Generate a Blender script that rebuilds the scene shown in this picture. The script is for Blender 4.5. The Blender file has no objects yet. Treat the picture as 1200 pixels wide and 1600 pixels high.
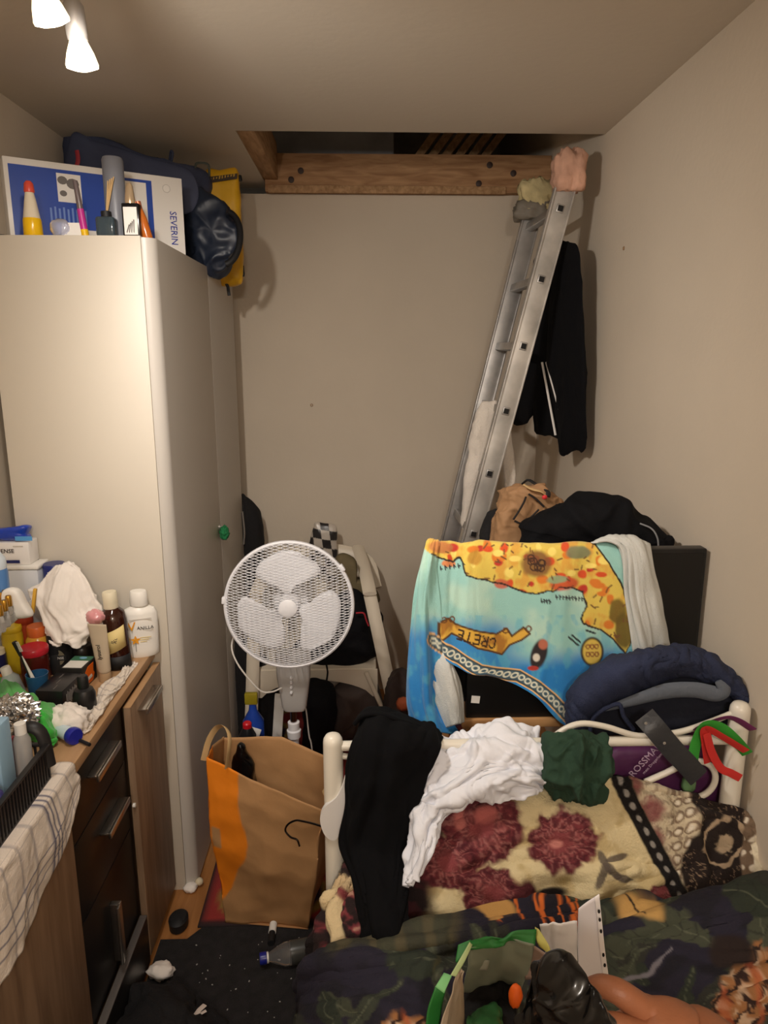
import bpy, bmesh, math, random
import numpy as np
from mathutils import Vector, Matrix
C = bpy.context.scene.collection
SC = bpy.context.scene
PI = math.pi
# ------------------------------------------------------------------ camera
FPX, H = 1115.0, 1.65
_th = math.atan(250 / FPX); _ps = math.atan((564 - 600) / FPX * math.cos(_th))
CR = np.array([math.cos(_ps), math.sin(_ps), 0])
CF = np.array([-math.sin(_ps) * math.cos(_th), math.cos(_ps) * math.cos(_th), -math.sin(_th)])
CU = np.cross(CR, CF)
cam_d = bpy.data.cameras.new('camera'); cam = bpy.data.objects.new('camera', cam_d); C.objects.link(cam)
cam_d.sensor_fit = 'VERTICAL'; cam_d.sensor_height = 36; cam_d.sensor_width = 27
cam_d.lens = FPX / 1600 * 36; cam_d.clip_start = 0.02
cam.matrix_world = Matrix(((CR[0], CU[0], -CF[0], 0), (CR[1], CU[1], -CF[1], 0), (CR[2], CU[2], -CF[2], H), (0, 0, 0, 1)))
SC.camera = cam
# ------------------------------------------------------------------ exposure, world, lights
SC.view_settings.view_transform = 'Standard'; SC.view_settings.look = 'None'
SC.view_settings.gamma = 1; SC.view_settings.use_curve_mapping = False
SC.view_settings.exposure = 0.2
wd = bpy.data.worlds.new('world'); SC.world = wd; wd.use_nodes = True
wd.node_tree.nodes['Background'].inputs[0].default_value = (1, .86, .72, 1)
wd.node_tree.nodes['Background'].inputs[1].default_value = 0.02
LAMP_COL = (1.0, 0.925, 0.845)
LAMP_HEADS = [(-.447, 1.30, 2.095), (-.437, 1.165, 2.105), (-.45, 1.02, 2.10), (-.45, .88, 2.10)]
LAMP_AIMS = [(-.32, 1.80, .9), (.30, 3.3, 1.25), (.75, 2.2, .9), (-.20, 1.75, .5)]
LAMP_W = [4, 28, 24, 9]
def beam(name, p, a, w, ang=125):
    ld = bpy.data.lights.new(name, 'SPOT'); lo = bpy.data.objects.new(name, ld); C.objects.link(lo)
    ld.energy = w; ld.color = LAMP_COL; ld.spot_size = math.radians(ang); ld.spot_blend = 1.0; ld.shadow_soft_size = .024
    d = (Vector(a) - Vector(p)).normalized()
    lo.location = Vector(p) + Vector((0, 0, -.012)); lo.rotation_euler = d.to_track_quat('-Z', 'Y').to_euler()
for k, (p, a, w) in enumerate(zip(LAMP_HEADS, LAMP_AIMS, LAMP_W)): beam('spot_beam', p, a, w)
# unseen point light added behind the camera to brighten the bed and walls
ld = bpy.data.lights.new('added_back_light', 'POINT'); lo = bpy.data.objects.new('added_back_light', ld); C.objects.link(lo)
ld.energy = 34; ld.color = LAMP_COL; ld.shadow_soft_size = .06; lo.location = (.1, -.85, 2.05)
# ------------------------------------------------------------------ helpers
def ray(u, v): return CF + CR * ((u - 600) / FPX) + CU * ((800 - v) / FPX)
O3 = np.array([0, 0, H])
def P(u, v, Y): d = ray(u, v); return d * (Y / d[1]) + O3          # a point at depth Y
def PX(u, v, X): d = ray(u, v); return d * (X / d[0]) + O3
def PZ(u, v, Z): d = ray(u, v); return d * ((Z - H) / d[2]) + O3
def mpp(p): return float((np.array(p) - O3) @ CF) / FPX            # metres per photo pixel at p

def lin(c): 
    r = []
    for x in c[:3]:
        x = x / 255.0
        r.append(x / 12.92 if x <= .04045 else ((x + .055) / 1.055) ** 2.4)
    return tuple(r)
MATS = {}
def M(name, col=(200, 200, 200), rough=.6, metal=0, bump=None, var=None, trans=0, attr=False, sheen=0, coat=0, emit=0, wood=None, alpha=1, ior=1.45):
    if name in MATS: return MATS[name]
    m = bpy.data.materials.new(name); m.use_nodes = True; MATS[name] = m
    nt = m.node_tree; b = nt.nodes['Principled BSDF']; L = nt.links
    c4 = (*lin(col), 1)
    b.inputs['Base Color'].default_value = c4; b.inputs['Roughness'].default_value = rough
    b.inputs['Metallic'].default_value = metal; b.inputs['IOR'].default_value = ior
    if trans: b.inputs['Transmission Weight'].default_value = trans
    if sheen: b.inputs['Sheen Weight'].default_value = sheen
    if coat: b.inputs['Coat Weight'].default_value = coat
    if alpha < 1: b.inputs['Alpha'].default_value = alpha
    if emit: b.inputs['Emission Color'].default_value = c4; b.inputs['Emission Strength'].default_value = emit
    src = None
    tc = nt.nodes.new('ShaderNodeTexCoord')
    if attr:
        a = nt.nodes.new('ShaderNodeAttribute'); a.attribute_name = 'Col'; src = a.outputs['Color']
    if wood:                       # wood = (col2, axis scale vector)
        mp = nt.nodes.new('ShaderNodeMapping'); mp.inputs['Scale'].default_value = wood[1]
        n = nt.nodes.new('ShaderNodeTexNoise'); n.inputs['Scale'].default_value = 4; n.inputs['Detail'].default_value = 8; n.inputs['Distortion'].default_value = .6
        cr = nt.nodes.new('ShaderNodeValToRGB'); cr.color_ramp.elements[0].position = .32; cr.color_ramp.elements[1].position = .68
        cr.color_ramp.elements[0].color = c4; cr.color_ramp.elements[1].color = (*lin(wood[0]), 1)
        L.new(tc.outputs['Object'], mp.inputs['Vector']); L.new(mp.outputs[0], n.inputs['Vector']); L.new(n.outputs['Fac'], cr.inputs[0]); src = cr.outputs[0]
    if var:                        # var = (scale, amount): brightness mottling
        n = nt.nodes.new('ShaderNodeTexNoise'); n.inputs['Scale'].default_value = var[0]; n.inputs['Detail'].default_value = 5
        L.new(tc.outputs['Object'], n.inputs['Vector'])
        mr = nt.nodes.new('ShaderNodeMapRange'); mr.inputs['From Min'].default_value = .3; mr.inputs['From Max'].default_value = .7
        mr.inputs['To Min'].default_value = 1 - var[1]; mr.inputs['To Max'].default_value = 1 + var[1] * .6
        L.new(n.outputs['Fac'], mr.inputs['Value'])
        mx = nt.nodes.new('ShaderNodeMix'); mx.data_type = 'RGBA'; mx.blend_type = 'MULTIPLY'; mx.inputs[0].default_value = 1
        if src: L.new(src, mx.inputs[6])
        else: mx.inputs[6].default_value = c4
        L.new(mr.outputs[0], mx.inputs[7]); src = mx.outputs[2]
    if src: L.new(src, b.inputs['Base Color'])
    if bump:
        n = nt.nodes.new('ShaderNodeTexNoise'); n.inputs['Scale'].default_value = bump[0]; n.inputs['Detail'].default_value = 4
        bp = nt.nodes.new('ShaderNodeBump'); bp.inputs['Strength'].default_value = bump[1]; bp.inputs['Distance'].default_value = .01
        L.new(tc.outputs['Object'], n.inputs['Vector']); L.new(n.outputs['Fac'], bp.inputs['Height']); L.new(bp.outputs[0], b.inputs['Normal'])
    return m

WO = {}                                                            # world origin of every parent
def thing(name, label, cat, loc, group=None):
    o = bpy.data.objects.new(name, None); C.objects.link(o); o.empty_display_size = .05
    o.location = loc; o['label'] = label; o['category'] = cat
    if group: o['group'] = group
    WO[o] = np.array(loc, float); return o
def tag(o, label, cat, group=None, kind=None):
    o['label'] = label; o['category'] = cat
    if group: o['group'] = group
    if kind: o['kind'] = kind
    return o
def _link(name, me, mat, parent, shift=True):
    if isinstance(mat, (list, tuple)):
        for m in mat: me.materials.append(m)
    else: me.materials.append(mat)
    o = bpy.data.objects.new(name, me); C.objects.link(o)
    n = len(me.vertices); co = np.empty(n * 3); me.vertices.foreach_get('co', co); co = co.reshape(-1, 3)
    if parent is not None:
        org = WO[parent]; o.parent = parent; loc = None
    else:
        org = np.array([(co[:, 0].min() + co[:, 0].max()) / 2, (co[:, 1].min() + co[:, 1].max()) / 2, co[:, 2].min()]) if shift else np.zeros(3)
        o.location = org
    co -= org; me.vertices.foreach_set('co', co.ravel()); me.update()
    WO[o] = org
    return o
def mk(name, bm, mat, parent=None, smooth=None, kind=None, label=None):
    bmesh.ops.recalc_face_normals(bm, faces=bm.faces[:])
    me = bpy.data.meshes.new(name); bm.to_mesh(me); bm.free()
    o = _link(name, me, mat, parent)
    if smooth is not None:
        me.shade_smooth() if smooth is True else None
        if smooth is not True: me.shade_smooth(); me.set_sharp_from_angle(angle=math.radians(smooth))
    else:
        me.shade_smooth(); me.set_sharp_from_angle(angle=math.radians(38))
    if kind: o['kind'] = kind
    if label: o['label'] = label
    return o
def arr(name, V, F, mat, parent=None, col=None, thick=0, smooth=True, off=-1, kind=None, label=None, sub=0):
    me = bpy.data.meshes.new(name)
    me.from_pydata([tuple(v) for v in V] if len(V) < 50 else V.tolist(), [], F if isinstance(F, list) else F.tolist())
    if col is not None:
        a = me.color_attributes.new('Col', 'FLOAT_COLOR', 'POINT')
        c = np.ones((len(V), 4), 'f'); c[:, :3] = col; a.data.foreach_set('color', c.ravel())
    o = _link(name, me, mat, parent)
    if smooth: me.shade_smooth()
    if thick:
        s = o.modifiers.new('thickness', 'SOLIDIFY'); s.thickness = thick; s.offset = off
    if sub:
        s = o.modifiers.new('sub', 'SUBSURF'); s.levels = sub; s.render_levels = sub
    if kind: o['kind'] = kind
    if label: o['label'] = label
    return o
def struct(o): o['kind'] = 'structure'; return o
I4 = Matrix.Identity(4)
def T(x, y=None, z=None): return Matrix.Translation(Vector(x) if y is None else Vector((x, y, z)))
def RZ(a): return Matrix.Rotation(a, 4, 'Z')
def RX(a): return Matrix.Rotation(a, 4, 'X')
def RY(a): return Matrix.Rotation(a, 4, 'Y')
def BM(): return bmesh.new()
def box(bm, x0, x1, y0, y1, z0, z1, bev=0, mtx=None, seg=2):
    r = bmesh.ops.create_cube(bm, size=1)
    vs = r['verts']
    for v in vs: v.co = Vector(((x0 + x1) / 2 + v.co.x * (x1 - x0), (y0 + y1) / 2 + v.co.y * (y1 - y0), (z0 + z1) / 2 + v.co.z * (z1 - z0)))
    if mtx is not None: bmesh.ops.transform(bm, matrix=mtx, verts=vs)
    if bev:
        es = list({e for v in vs for e in v.link_edges})
        bmesh.ops.bevel(bm, geom=es, offset=bev, segments=seg, affect='EDGES', profile=.5)
    return bm
def B1(*a, **k): return box(BM(), *a, **k)
def tube(bm, pts, r, n=10, flat=None, cap=True, up=None):
    """round tube along pts; r number or list; flat=(a,b) makes an elliptic section of half widths r*a, r*b"""
    pts = np.array(pts, float); m = len(pts)
    rs = np.full(m, r, float) if np.isscalar(r) else np.array(r, float)
    tg = np.gradient(pts, axis=0); tg /= np.linalg.norm(tg, axis=1)[:, None] + 1e-12
    a = np.array(up if up is not None else ([0, 0, 1] if abs(tg[0][2]) < .9 else [1, 0, 0]), float)
    rings = []
    for i in range(m):
        a = a - tg[i] * (a @ tg[i]); a /= np.linalg.norm(a) + 1e-12
        b = np.cross(tg[i], a)
        fa, fb = flat if flat else (1, 1)
        rings.append([bm.verts.new(pts[i] + rs[i] * (fa * math.cos(t) * a + fb * math.sin(t) * b)) for t in np.arange(n) * 2 * PI / n])
    for i in range(m - 1):
        for k in range(n): bm.faces.new((rings[i][k], rings[i][(k + 1) % n], rings[i + 1][(k + 1) % n], rings[i + 1][k]))
    if cap: bm.faces.new(rings[0][::-1]); bm.faces.new(rings[-1])
    return bm
def lathe(bm, prof, n=24, mtx=None, sx=1, sy=1):
    """profile [(r,z)...] about Z"""
    rings = []
    mtx = mtx or I4
    for r, z in prof:
        if r < 1e-5: rings.append([bm.verts.new(mtx @ Vector((0, 0, z)))])
        else: rings.append([bm.verts.new(mtx @ Vector((r * sx * math.cos(2 * PI * k / n), r * sy * math.sin(2 * PI * k / n), z))) for k in range(n)])
    for a, b in zip(rings, rings[1:]):
        for k in range(n):
            k2 = (k + 1) % n
            if len(a) == 1 and len(b) == 1: continue
            if len(a) == 1: bm.faces.new((a[0], b[k2], b[k]))
            elif len(b) == 1: bm.faces.new((a[k], a[k2], b[0]))
            else: bm.faces.new((a[k], a[k2], b[k2], b[k]))
    if len(rings[0]) > 1: bm.faces.new(rings[0][::-1])
    if len(rings[-1]) > 1: bm.faces.new(rings[-1])
    return bm
def prism(bm, poly, z0, z1, mtx=None):
    mtx = mtx or I4
    a = [bm.verts.new(mtx @ Vector((x, y, z0))) for x, y in poly]; b = [bm.verts.new(mtx @ Vector((x, y, z1))) for x, y in poly]
    n = len(poly); bm.faces.new(a[::-1]); bm.faces.new(b)
    for k in range(n): bm.faces.new((a[k], a[(k + 1) % n], b[(k + 1) % n], b[k]))
    return bm
def basis(o, x, y):
    """matrix with origin o, local X along x, local Y along y"""
    x = Vector(x).normalized(); y = Vector(y); y = (y - x * x.dot(y)).normalized(); z = x.cross(y)
    return Matrix(((x.x, y.x, z.x, o[0]), (x.y, y.y, z.y, o[1]), (x.z, y.z, z.z, o[2]), (0, 0, 0, 1)))
def text(s, size, mtx, mat, parent, name='lettering', depth=.0006, cyl=None, sx=1, shear=0, space=1):
    cu = bpy.data.curves.new('t', 'FONT'); cu.body = s; cu.size = size; cu.align_x = 'CENTER'; cu.align_y = 'CENTER'; cu.extrude = depth; cu.resolution_u = 2
    cu.shear = shear; cu.space_character = space
    o = bpy.data.objects.new('t', cu); me = bpy.data.meshes.new_from_object(o)
    bpy.data.objects.remove(o); bpy.data.curves.remove(cu)
    me.name = name
    for v in me.vertices:
        x, y, z = v.co.x * sx, v.co.y, v.co.z
        if cyl: v.co = mtx @ Vector((math.sin(x / cyl) * (cyl + z), y, math.cos(x / cyl) * (cyl + z) - cyl))
        else: v.co = mtx @ Vector((x, y, z))
    return _link(name, me, mat, parent)
# --- noise
_rs = np.random.RandomState(7); _perm = _rs.permutation(512); _perm = np.concatenate([_perm, _perm, _perm])
_g = _rs.normal(size=(512, 3)); _g /= np.linalg.norm(_g, axis=1)[:, None]
def noise(p):
    p = np.asarray(p, float); i = np.floor(p).astype(int); f = p - i; i &= 255
    w = f * f * f * (f * (f * 6 - 15) + 10); r = 0
    for dx in (0, 1):
        for dy in (0, 1):
            for dz in (0, 1):
                h = _perm[_perm[_perm[i[:, 0] + dx] % 256 + i[:, 1] + dy] % 256 + i[:, 2] + dz] % 512
                g = _g[h]; d = f - [dx, dy, dz]
                r = r + (g * d).sum(1) * (w[:, 0] if dx else 1 - w[:, 0]) * (w[:, 1] if dy else 1 - w[:, 1]) * (w[:, 2] if dz else 1 - w[:, 2])
    return r * 1.6
def fbm(p, o=4):
    r = 0; a = 1.
    for _ in range(o): r = r + a * noise(p); p = p * 2.03 + 11.3; a *= .5
    return r
def fold(p, o=2):
    r = 0; a = 1.
    for _ in range(o): n = noise(p); r = r + a * (np.exp(-(n / .16) ** 2) - .35 + .5 * noise(p * .7 + 31)); p = p * 1.83 + 7.7; a *= .5
    return r
def worley(p):
    i = np.floor(p).astype(int); best = np.full(len(p), 9.)
    for dx in (-1, 0, 1):
        for dy in (-1, 0, 1):
            for dz in (-1, 0, 1):
                c = i + [dx, dy, dz]; h = _perm[_perm[_perm[(c[:, 0]) & 255] % 256 + (c[:, 1] & 255)] % 256 + (c[:, 2] & 255)] % 512
                best = np.minimum(best, np.linalg.norm(c + .5 + _g[h] * .55 - p, axis=1))
    return best - .55
def ridged(p, o=3):
    r = 0; a = 1.
    for _ in range(o): r = r + a * (1 - 2 * np.sqrt(noise(p) ** 2 + .004)); p = p * 1.9 + 5.1; a *= .5
    return r * .6
def st3(s, t, fs, ft, seed): return np.stack([s * fs + seed * 3.7, t * ft + seed * 1.3, np.full_like(s, seed * 2.1)], 1)
def catmull(A, t):
    """interpolate along axis 0 of array A (n,...) at parameters t in [0,1]"""
    n = len(A)
    if n == 2: 
        w = t.reshape(-1, *([1] * (A.ndim - 1))); return A[0] * (1 - w) + A[1] * w
    x = t * (n - 1); i = np.clip(np.floor(x).astype(int), 0, n - 2); f = (x - i).reshape(-1, *([1] * (A.ndim - 1)))
    Q = np.concatenate([[2 * A[0] - A[1]], A, [2 * A[-1] - A[-2]]])
    p0, p1, p2, p3 = Q[i], Q[i + 1], Q[i + 2], Q[i + 3]
    return .5 * (2 * p1 + (p2 - p0) * f + (2 * p0 - 5 * p1 + 4 * p2 - p3) * f ** 2 + (3 * p1 - p0 - 3 * p2 + p3) * f ** 3)
def spline(pts, n): return catmull(np.array(pts, float), np.linspace(0, 1, n))
def spline_closed(pts, n):
    A = np.array(pts, float); k = len(A); Q = np.concatenate([A[-2:], A, A[:3]])
    return catmull(Q, (2 + np.arange(n) / n * k) / (len(Q) - 1))
def vnormals(V, F):
    a, b, c, d = V[F[:, 0]], V[F[:, 1]], V[F[:, 2]], V[F[:, 3]]
    fn = np.cross(c - a, d - b); N = np.zeros_like(V)
    for k in range(4): np.add.at(N, F[:, k], fn)
    return N / (np.linalg.norm(N, axis=1)[:, None] + 1e-12)
def gridf(nr, nc, wrap=False):
    i = np.arange(nr - 1)[:, None]; j = np.arange(nc if wrap else nc - 1)[None, :]; j2 = (j + 1) % nc
    return np.stack([(i * nc + j).ravel(), (i * nc + j2).ravel(), ((i + 1) * nc + j2).ravel(), ((i + 1) * nc + j).ravel()], 1)
def sheet_pts(ctrl, nr, nc, folds=(), clampz=None):
    A = np.array(ctrl, float)
    G = catmull(A, np.linspace(0, 1, nr)); G = np.swapaxes(catmull(np.swapaxes(G, 0, 1), np.linspace(0, 1, nc)), 0, 1)
    V = G.reshape(-1, 3); F = gridf(nr, nc)
    t, s = [x.ravel() for x in np.meshgrid(np.linspace(0, 1, nr), np.linspace(0, 1, nc), indexing='ij')]
    if folds:
        N = vnormals(V, F)
        if N[:, 1].mean() > 0 and abs(N[:, 1].mean()) > abs(N[:, 2].mean()): N = -N
        elif N[:, 2].mean() < 0 and abs(N[:, 2].mean()) >= abs(N[:, 1].mean()): N = -N
        d = 0
        for f in folds:
            kind, amp, fs, ft, seed = f[:5]
            w = st3(s, t, fs, ft, seed); wp = noise(st3(s, t, fs * .5 + 1, ft * .5 + 1, seed + 9)); w[:, 0] += .7 * wp; w[:, 1] += .7 * wp
            x = {'n': lambda: fbm(w, 3), 'r': lambda: ridged(w, 3), 'f': lambda: fold(w), 'c': lambda: worley(w), 's': lambda: np.sin(w[:, 0] * 2 * PI + 2 * wp)}[kind]()
            if len(f) > 5: x = x * f[5](s, t)
            d = d + amp * x
        V = V + N * np.asarray(d)[:, None]
    return V, F, s, t
def sheet(name, ctrl, nr, nc, mat, parent=None, folds=(), thick=.004, paint=None, off=0, cut=None, **k):
    V, F, s, t = sheet_pts(ctrl, nr, nc, folds)
    if cut is not None:
        keep = cut(s, t); F = F[keep[F].all(1)]
        used = np.unique(F); mp = -np.ones(len(V), int); mp[used] = np.arange(len(used)); F = mp[F]; V = V[used]; s = s[used]; t = t[used]
    return arr(name, V, F, mat, parent, col=paint(s, t) if paint else None, thick=thick, off=off, **k)
def pillow(name, outline, n, df, db, mat, parent=None, N=72, K=14, wr=(), p=.75, smoothness=True, paint=None, **k):
    """closed soft body: outline of 3D points, inflated by df along n and by db against it, wrinkled by wr = [(kind, amp, freq, seed)]"""
    O = spline_closed(outline, N) if smoothness else np.array(outline, float)
    N = len(O)
    c = O.mean(0); n = np.array(n, float) / np.linalg.norm(n)
    ph = np.linspace(-PI / 2, PI / 2, 2 * K + 1)[1:-1]
    rows = [c + (O - c) * (max(math.cos(a), 0) ** p) + n * (df * math.sin(a) if a > 0 else db * math.sin(a)) for a in ph]
    V = np.concatenate(rows); nr = len(ph); F = gridf(nr, N, True)
    # caps
    V = np.concatenate([V, [c - n * db, c + n * df]]); i0, i1 = nr * N, nr * N + 1
    j = np.arange(N); j2 = (j + 1) % N
    tri0 = np.stack([np.full(N, i0), j2, j, j], 1); tri1 = np.stack([np.full(N, i1), (nr - 1) * N + j, (nr - 1) * N + j2, (nr - 1) * N + j2], 1)
    Nn = vnormals(V, np.concatenate([F, tri0, tri1]))
    dirv = V - c; flip = np.sign((Nn * dirv).sum(1).mean()); Nn *= flip
    for kind, amp, fr, seed in wr:
        q = V * (np.array(fr, float) if not np.isscalar(fr) else fr) + seed * 3.1
        wp = noise(q * .6 + 4); q = q + .5 * wp[:, None]
        V = V + Nn * (amp * {'n': lambda z: fbm(z, 3), 'r': lambda z: ridged(z, 3), 'f': fold, 'c': worley}[kind](q))[:, None]
    FF = F.tolist() + [[a[0], a[1], a[2]] for a in tri0.tolist()] + [[a[0], a[1], a[2]] for a in tri1.tolist()]
    return arr(name, V, FF, mat, parent, col=paint(V) if paint else None, **k)
def px(pts, Y): return [P(u, v, Y) for u, v in pts]
def crumple(name, c, r, mat, parent=None, seed=1, amp=.3, fr=2.2, n=40, box_p=2, **k):
    """crumpled ball of half sizes r resting with its centre at c"""
    th, ph = np.meshgrid(np.linspace(.02, PI - .02, n // 2), np.arange(n) * 2 * PI / n, indexing='ij')
    D = np.stack([np.sin(th) * np.cos(ph), np.sin(th) * np.sin(ph), np.cos(th)], -1).reshape(-1, 3)
    q = D * fr + seed * 5.3; q = q + .5 * noise(q)[:, None]
    D = D / (np.abs(D) ** box_p).sum(1)[:, None] ** (1 / box_p); V = np.array(c) + D * np.array(r) * (1 + amp * ridged(q, 3) * .6 + amp * .5 * fbm(q * .7 + 3, 2))[:, None]
    zmin = c[2] - r[2]; V[:, 2] = np.maximum(V[:, 2], zmin)
    F = gridf(n // 2, n, True).tolist(); F.append(list(range(n))[::-1]); F.append([(n // 2 - 1) * n + i for i in range(n)])
    return arr(name, V, F, mat, parent, **k)
def mixc(a, b, w): w = np.clip(w, 0, 1)[:, None]; return a * (1 - w) + np.array(lin(b)) * w
def sm(a, b, x): t = np.clip((x - a) / (b - a), 0, 1); return t * t * (3 - 2 * t)
# ================================================================== the room
XL, XR, YB, YF, ZC = -1.0, .815, 3.30, -1.3, 2.355
wallm = M('wall_paint', (208, 195, 177), .9, bump=(60, .08), var=(2.2, .05))
ceilm = M('ceiling_paint', (207, 196, 180), .95, bump=(40, .06))
lam = M('laminate_floor', (176, 122, 70), .45, wood=((150, 98, 52), (12, 1.2, 1)))
dk = M('attic_lining', (216, 212, 204), .95, var=(6, .3))
pine = M('rough_pine', (184, 144, 104), .8, wood=((146, 106, 72), (2, 14, 14)))
pine_y = M('rough_pine_lengthwise', (190, 152, 112), .8, wood=((150, 114, 78), (14, 2, 14)))
struct(mk('floor', B1(XL - .1, XR + .1, YF, YB + .1, -.08, 0), lam))
struct(mk('wall_left', B1(XL - .1, XL, YF, YB, 0, 2.355), wallm))
struct(mk('wall_right', B1(XR, XR + .1, YF, 4.6, 0, 3.0), wallm))
struct(mk('wall_back', B1(XL - .1, XR, YB, YB + .1, 0, 2.312), wallm))
struct(mk('wall_front', B1(XL - .1, XR + .1, YF - .1, YF, 0, ZC), wallm))
b = B1(XL - .1, XR, YF - .1, 2.56, ZC, ZC + .05); box(b, XL - .1, -.405, 2.56, YB + .1, ZC, ZC + .05)
struct(mk('ceiling', b, ceilm))
# loft above the hatch
b = B1(XL - .1, -.42, 2.5, 2.56, ZC + .05, 2.52)
struct(mk('trim_1', b, pine))
struct(mk('wall_loft_back', B1(-1.4, XR, 4.5, 4.6, 2.3, 3.1), dk))
struct(mk('wall_loft_left', B1(-1.45, -1.4, 1.2, 4.5, 2.45, 3.1), dk))
struct(mk('wall_loft_front', B1(-1.4, XR, 1.15, 1.2, 2.41, 3.1), dk))
struct(mk('floor_loft', B1(-1.4, XR, YB + .1, 4.5, 2.36, 2.40), dk))
struct(mk('ceiling_loft', B1(-1.45, XR, 1.15, 4.6, 2.98, 3.05), dk))
hj = thing('hatch_frame', 'rough pine joists framing the open loft hatch in the ceiling', 'hatch frame', (.2, YB, 2.31))
mk('back_joist', B1(-.40, XR - .002, YB - .05, YB, 2.312, 2.462, .003), pine, hj)
mk('bottom_batten', B1(-.385, .62, YB - .062, YB - .05, 2.305, 2.335, .002), pine_y, hj)
mk('side_joist', B1(-.405, -.345, 2.565, YB - .05, 2.357, 2.50, .003), pine_y, hj)
for u, v in ((470, 267), (455, 281), (765, 258), (748, 287), (802, 271)):
    p = P(u, v, YB - .05); bm = lathe(BM(), [(.013, 0), (.013, .004), (.008, .006), (0, .006)], 12, T(p) @ RX(PI / 2)); mk('knot_bolt', bm, M('dark_iron', (60, 44, 38), .6), hj)
for k in range(6):
    m = T(.30 + k * .06, 3.52 + k * .01, 2.56) @ RY(math.radians(38)) @ RX(math.radians(6))
    o = mk('loft_batten', B1(-.017, .017, -.02, .02, -.17, .17, .003, m), pine_y)
    tag(o, 'pale pine batten leaning in the loft, seen through the hatch', 'batten', 'pine battens stacked in the loft')
o = mk('loft_board', B1(-.55, .16, 3.62, 3.66, 2.40, 2.86, .004), M('grey_insulation', (190, 192, 196), .9, var=(5, .3))); tag(o, 'grey insulation board standing in the loft left of the battens', 'insulation board')
for (p, s, nm) in ((P(487, 633, YB), .007, 'back wall above the fan'), (PX(975, 388, XR), .006, 'right wall beside the black jacket')):
    if nm[0] == 'b': m = T(p) @ RX(PI / 2)
    else: m = T(p) @ RY(-PI / 2)
    o = mk('wall_plug', lathe(BM(), [(s, -.003), (s, .002), (s * .6, .003), (s * .5, -.001), (0, -.001)], 12, m), M('plug_plastic', (150, 120, 90), .6)); tag(o, 'small tan wall plug set in the ' + nm, 'wall plug')

# black mat, red rug
rugm = M('red_rug', attr=True, rough=.95, bump=(400, .3))
def rugpaint(s, t):
    c = np.tile(lin((150, 50, 46)), (len(s), 1)); x = s * 9; y = t * 7
    r = np.hypot((x % 1.5) - .75, (y % 1.3) - .65); c = mixc(c, (150, 120, 60), sm(.5, .42, r)); c = mixc(c, (60, 40, 70), sm(.34, .28, r)); c = mixc(c, (140, 60, 50), sm(.17, .12, r))
    e = np.minimum(np.minimum(s, 1 - s) * 1.2, np.minimum(t, 1 - t)); c = mixc(c, (40, 32, 34), sm(.016, .010, e)); return c
o = sheet('rug', [[(-.49, 1.79, .006), (.75, 1.79, .006)], [(-.49, 3.1, .006), (.75, 3.1, .006)]], 90, 90, rugm, paint=rugpaint, thick=.005); tag(o, 'patterned red rug on the floor behind the black mat', 'rug')
matm = M('black_mat', (34, 32, 33), .95, bump=(300, .4), var=(40, .4))
mt = thing('floor_mat', 'dark charcoal floor mat speckled with lint beside the bed', 'mat', (-.2, 1.1, 0))
mk('mat_body', prism(BM(), [(-.585, .2), (.35, .2), (.35, 1.786), (-.475, 1.786), (-.51, 1.745), (-.585, 1.745)], .001, .009), matm, mt)
rnd = random.Random(3); bm = BM()
for k in range(150):
    x, y = rnd.uniform(-.48, -.05), rnd.uniform(.9, 1.77); a = rnd.uniform(0, 3); s = rnd.uniform(.0008, .0022)
    box(bm, -s, s, -s * .6, s * .6, .0092, .0105, 0, T(x, y, 0) @ RZ(a))
mk('lint', bm, M('lint', (190, 185, 180), .9), mt, kind='stuff')

# ceiling spotlight bar
chrome = M('brushed_steel', (170, 165, 160), .4, .6)
glow = M('lamp_glow', (255, 236, 205), .4, emit=26)
glass_m = M('lamp_glass', (245, 225, 190), .25, emit=2.2)
lb = thing('spotlight_bar', 'ceiling spotlight bar with two lit bulbs hanging at top left', 'ceiling lamp', (-.45, 1.05, ZC))
bm = B1(-.465, -.435, .80, 1.36, ZC - .028, ZC, .006); lathe(bm, [(.05, -.02), (.05, 0)], 24, T(-.45, 1.07, ZC)); mk('bar', bm, chrome, lb)
for p, a in zip(LAMP_HEADS, LAMP_AIMS):
    p = Vector(p); d = (Vector(a) - p).normalized(); d = (d + Vector((0, 0, -1.6))).normalized()
    m = basis(p, d.cross(Vector((0, 1, 0))), d.cross(d.cross(Vector((0, 1, 0))))); 
    if (m.to_3x3() @ Vector((0, 0, 1))).dot(d) > 0: m = m @ RX(PI)
    # local +Z points back into the fitting
    mk('bulb_reflector', lathe(BM(), [(.0245, .004), (.0255, .008), (.021, .024), (.014, .040), (.011, .046)], 24, m), glass_m, lb)
    mk('bulb_face', lathe(BM(), [(0, -.001), (.012, 0), (.0245, .004), (.0245, .007)], 24, m), glow, lb)
    bm = lathe(BM(), [(.0155, .042), (.0165, .05), (.0165, .088), (.012, .096), (0, .096)], 20, m)
    tip = m @ Vector((0, 0, .094)); tube(bm, [tip, (tip.x, tip.y, tip.z + .02), (-.45, p.y, ZC - .026)], .0055, 8); mk('lamp_head', bm, chrome, lb)

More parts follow.
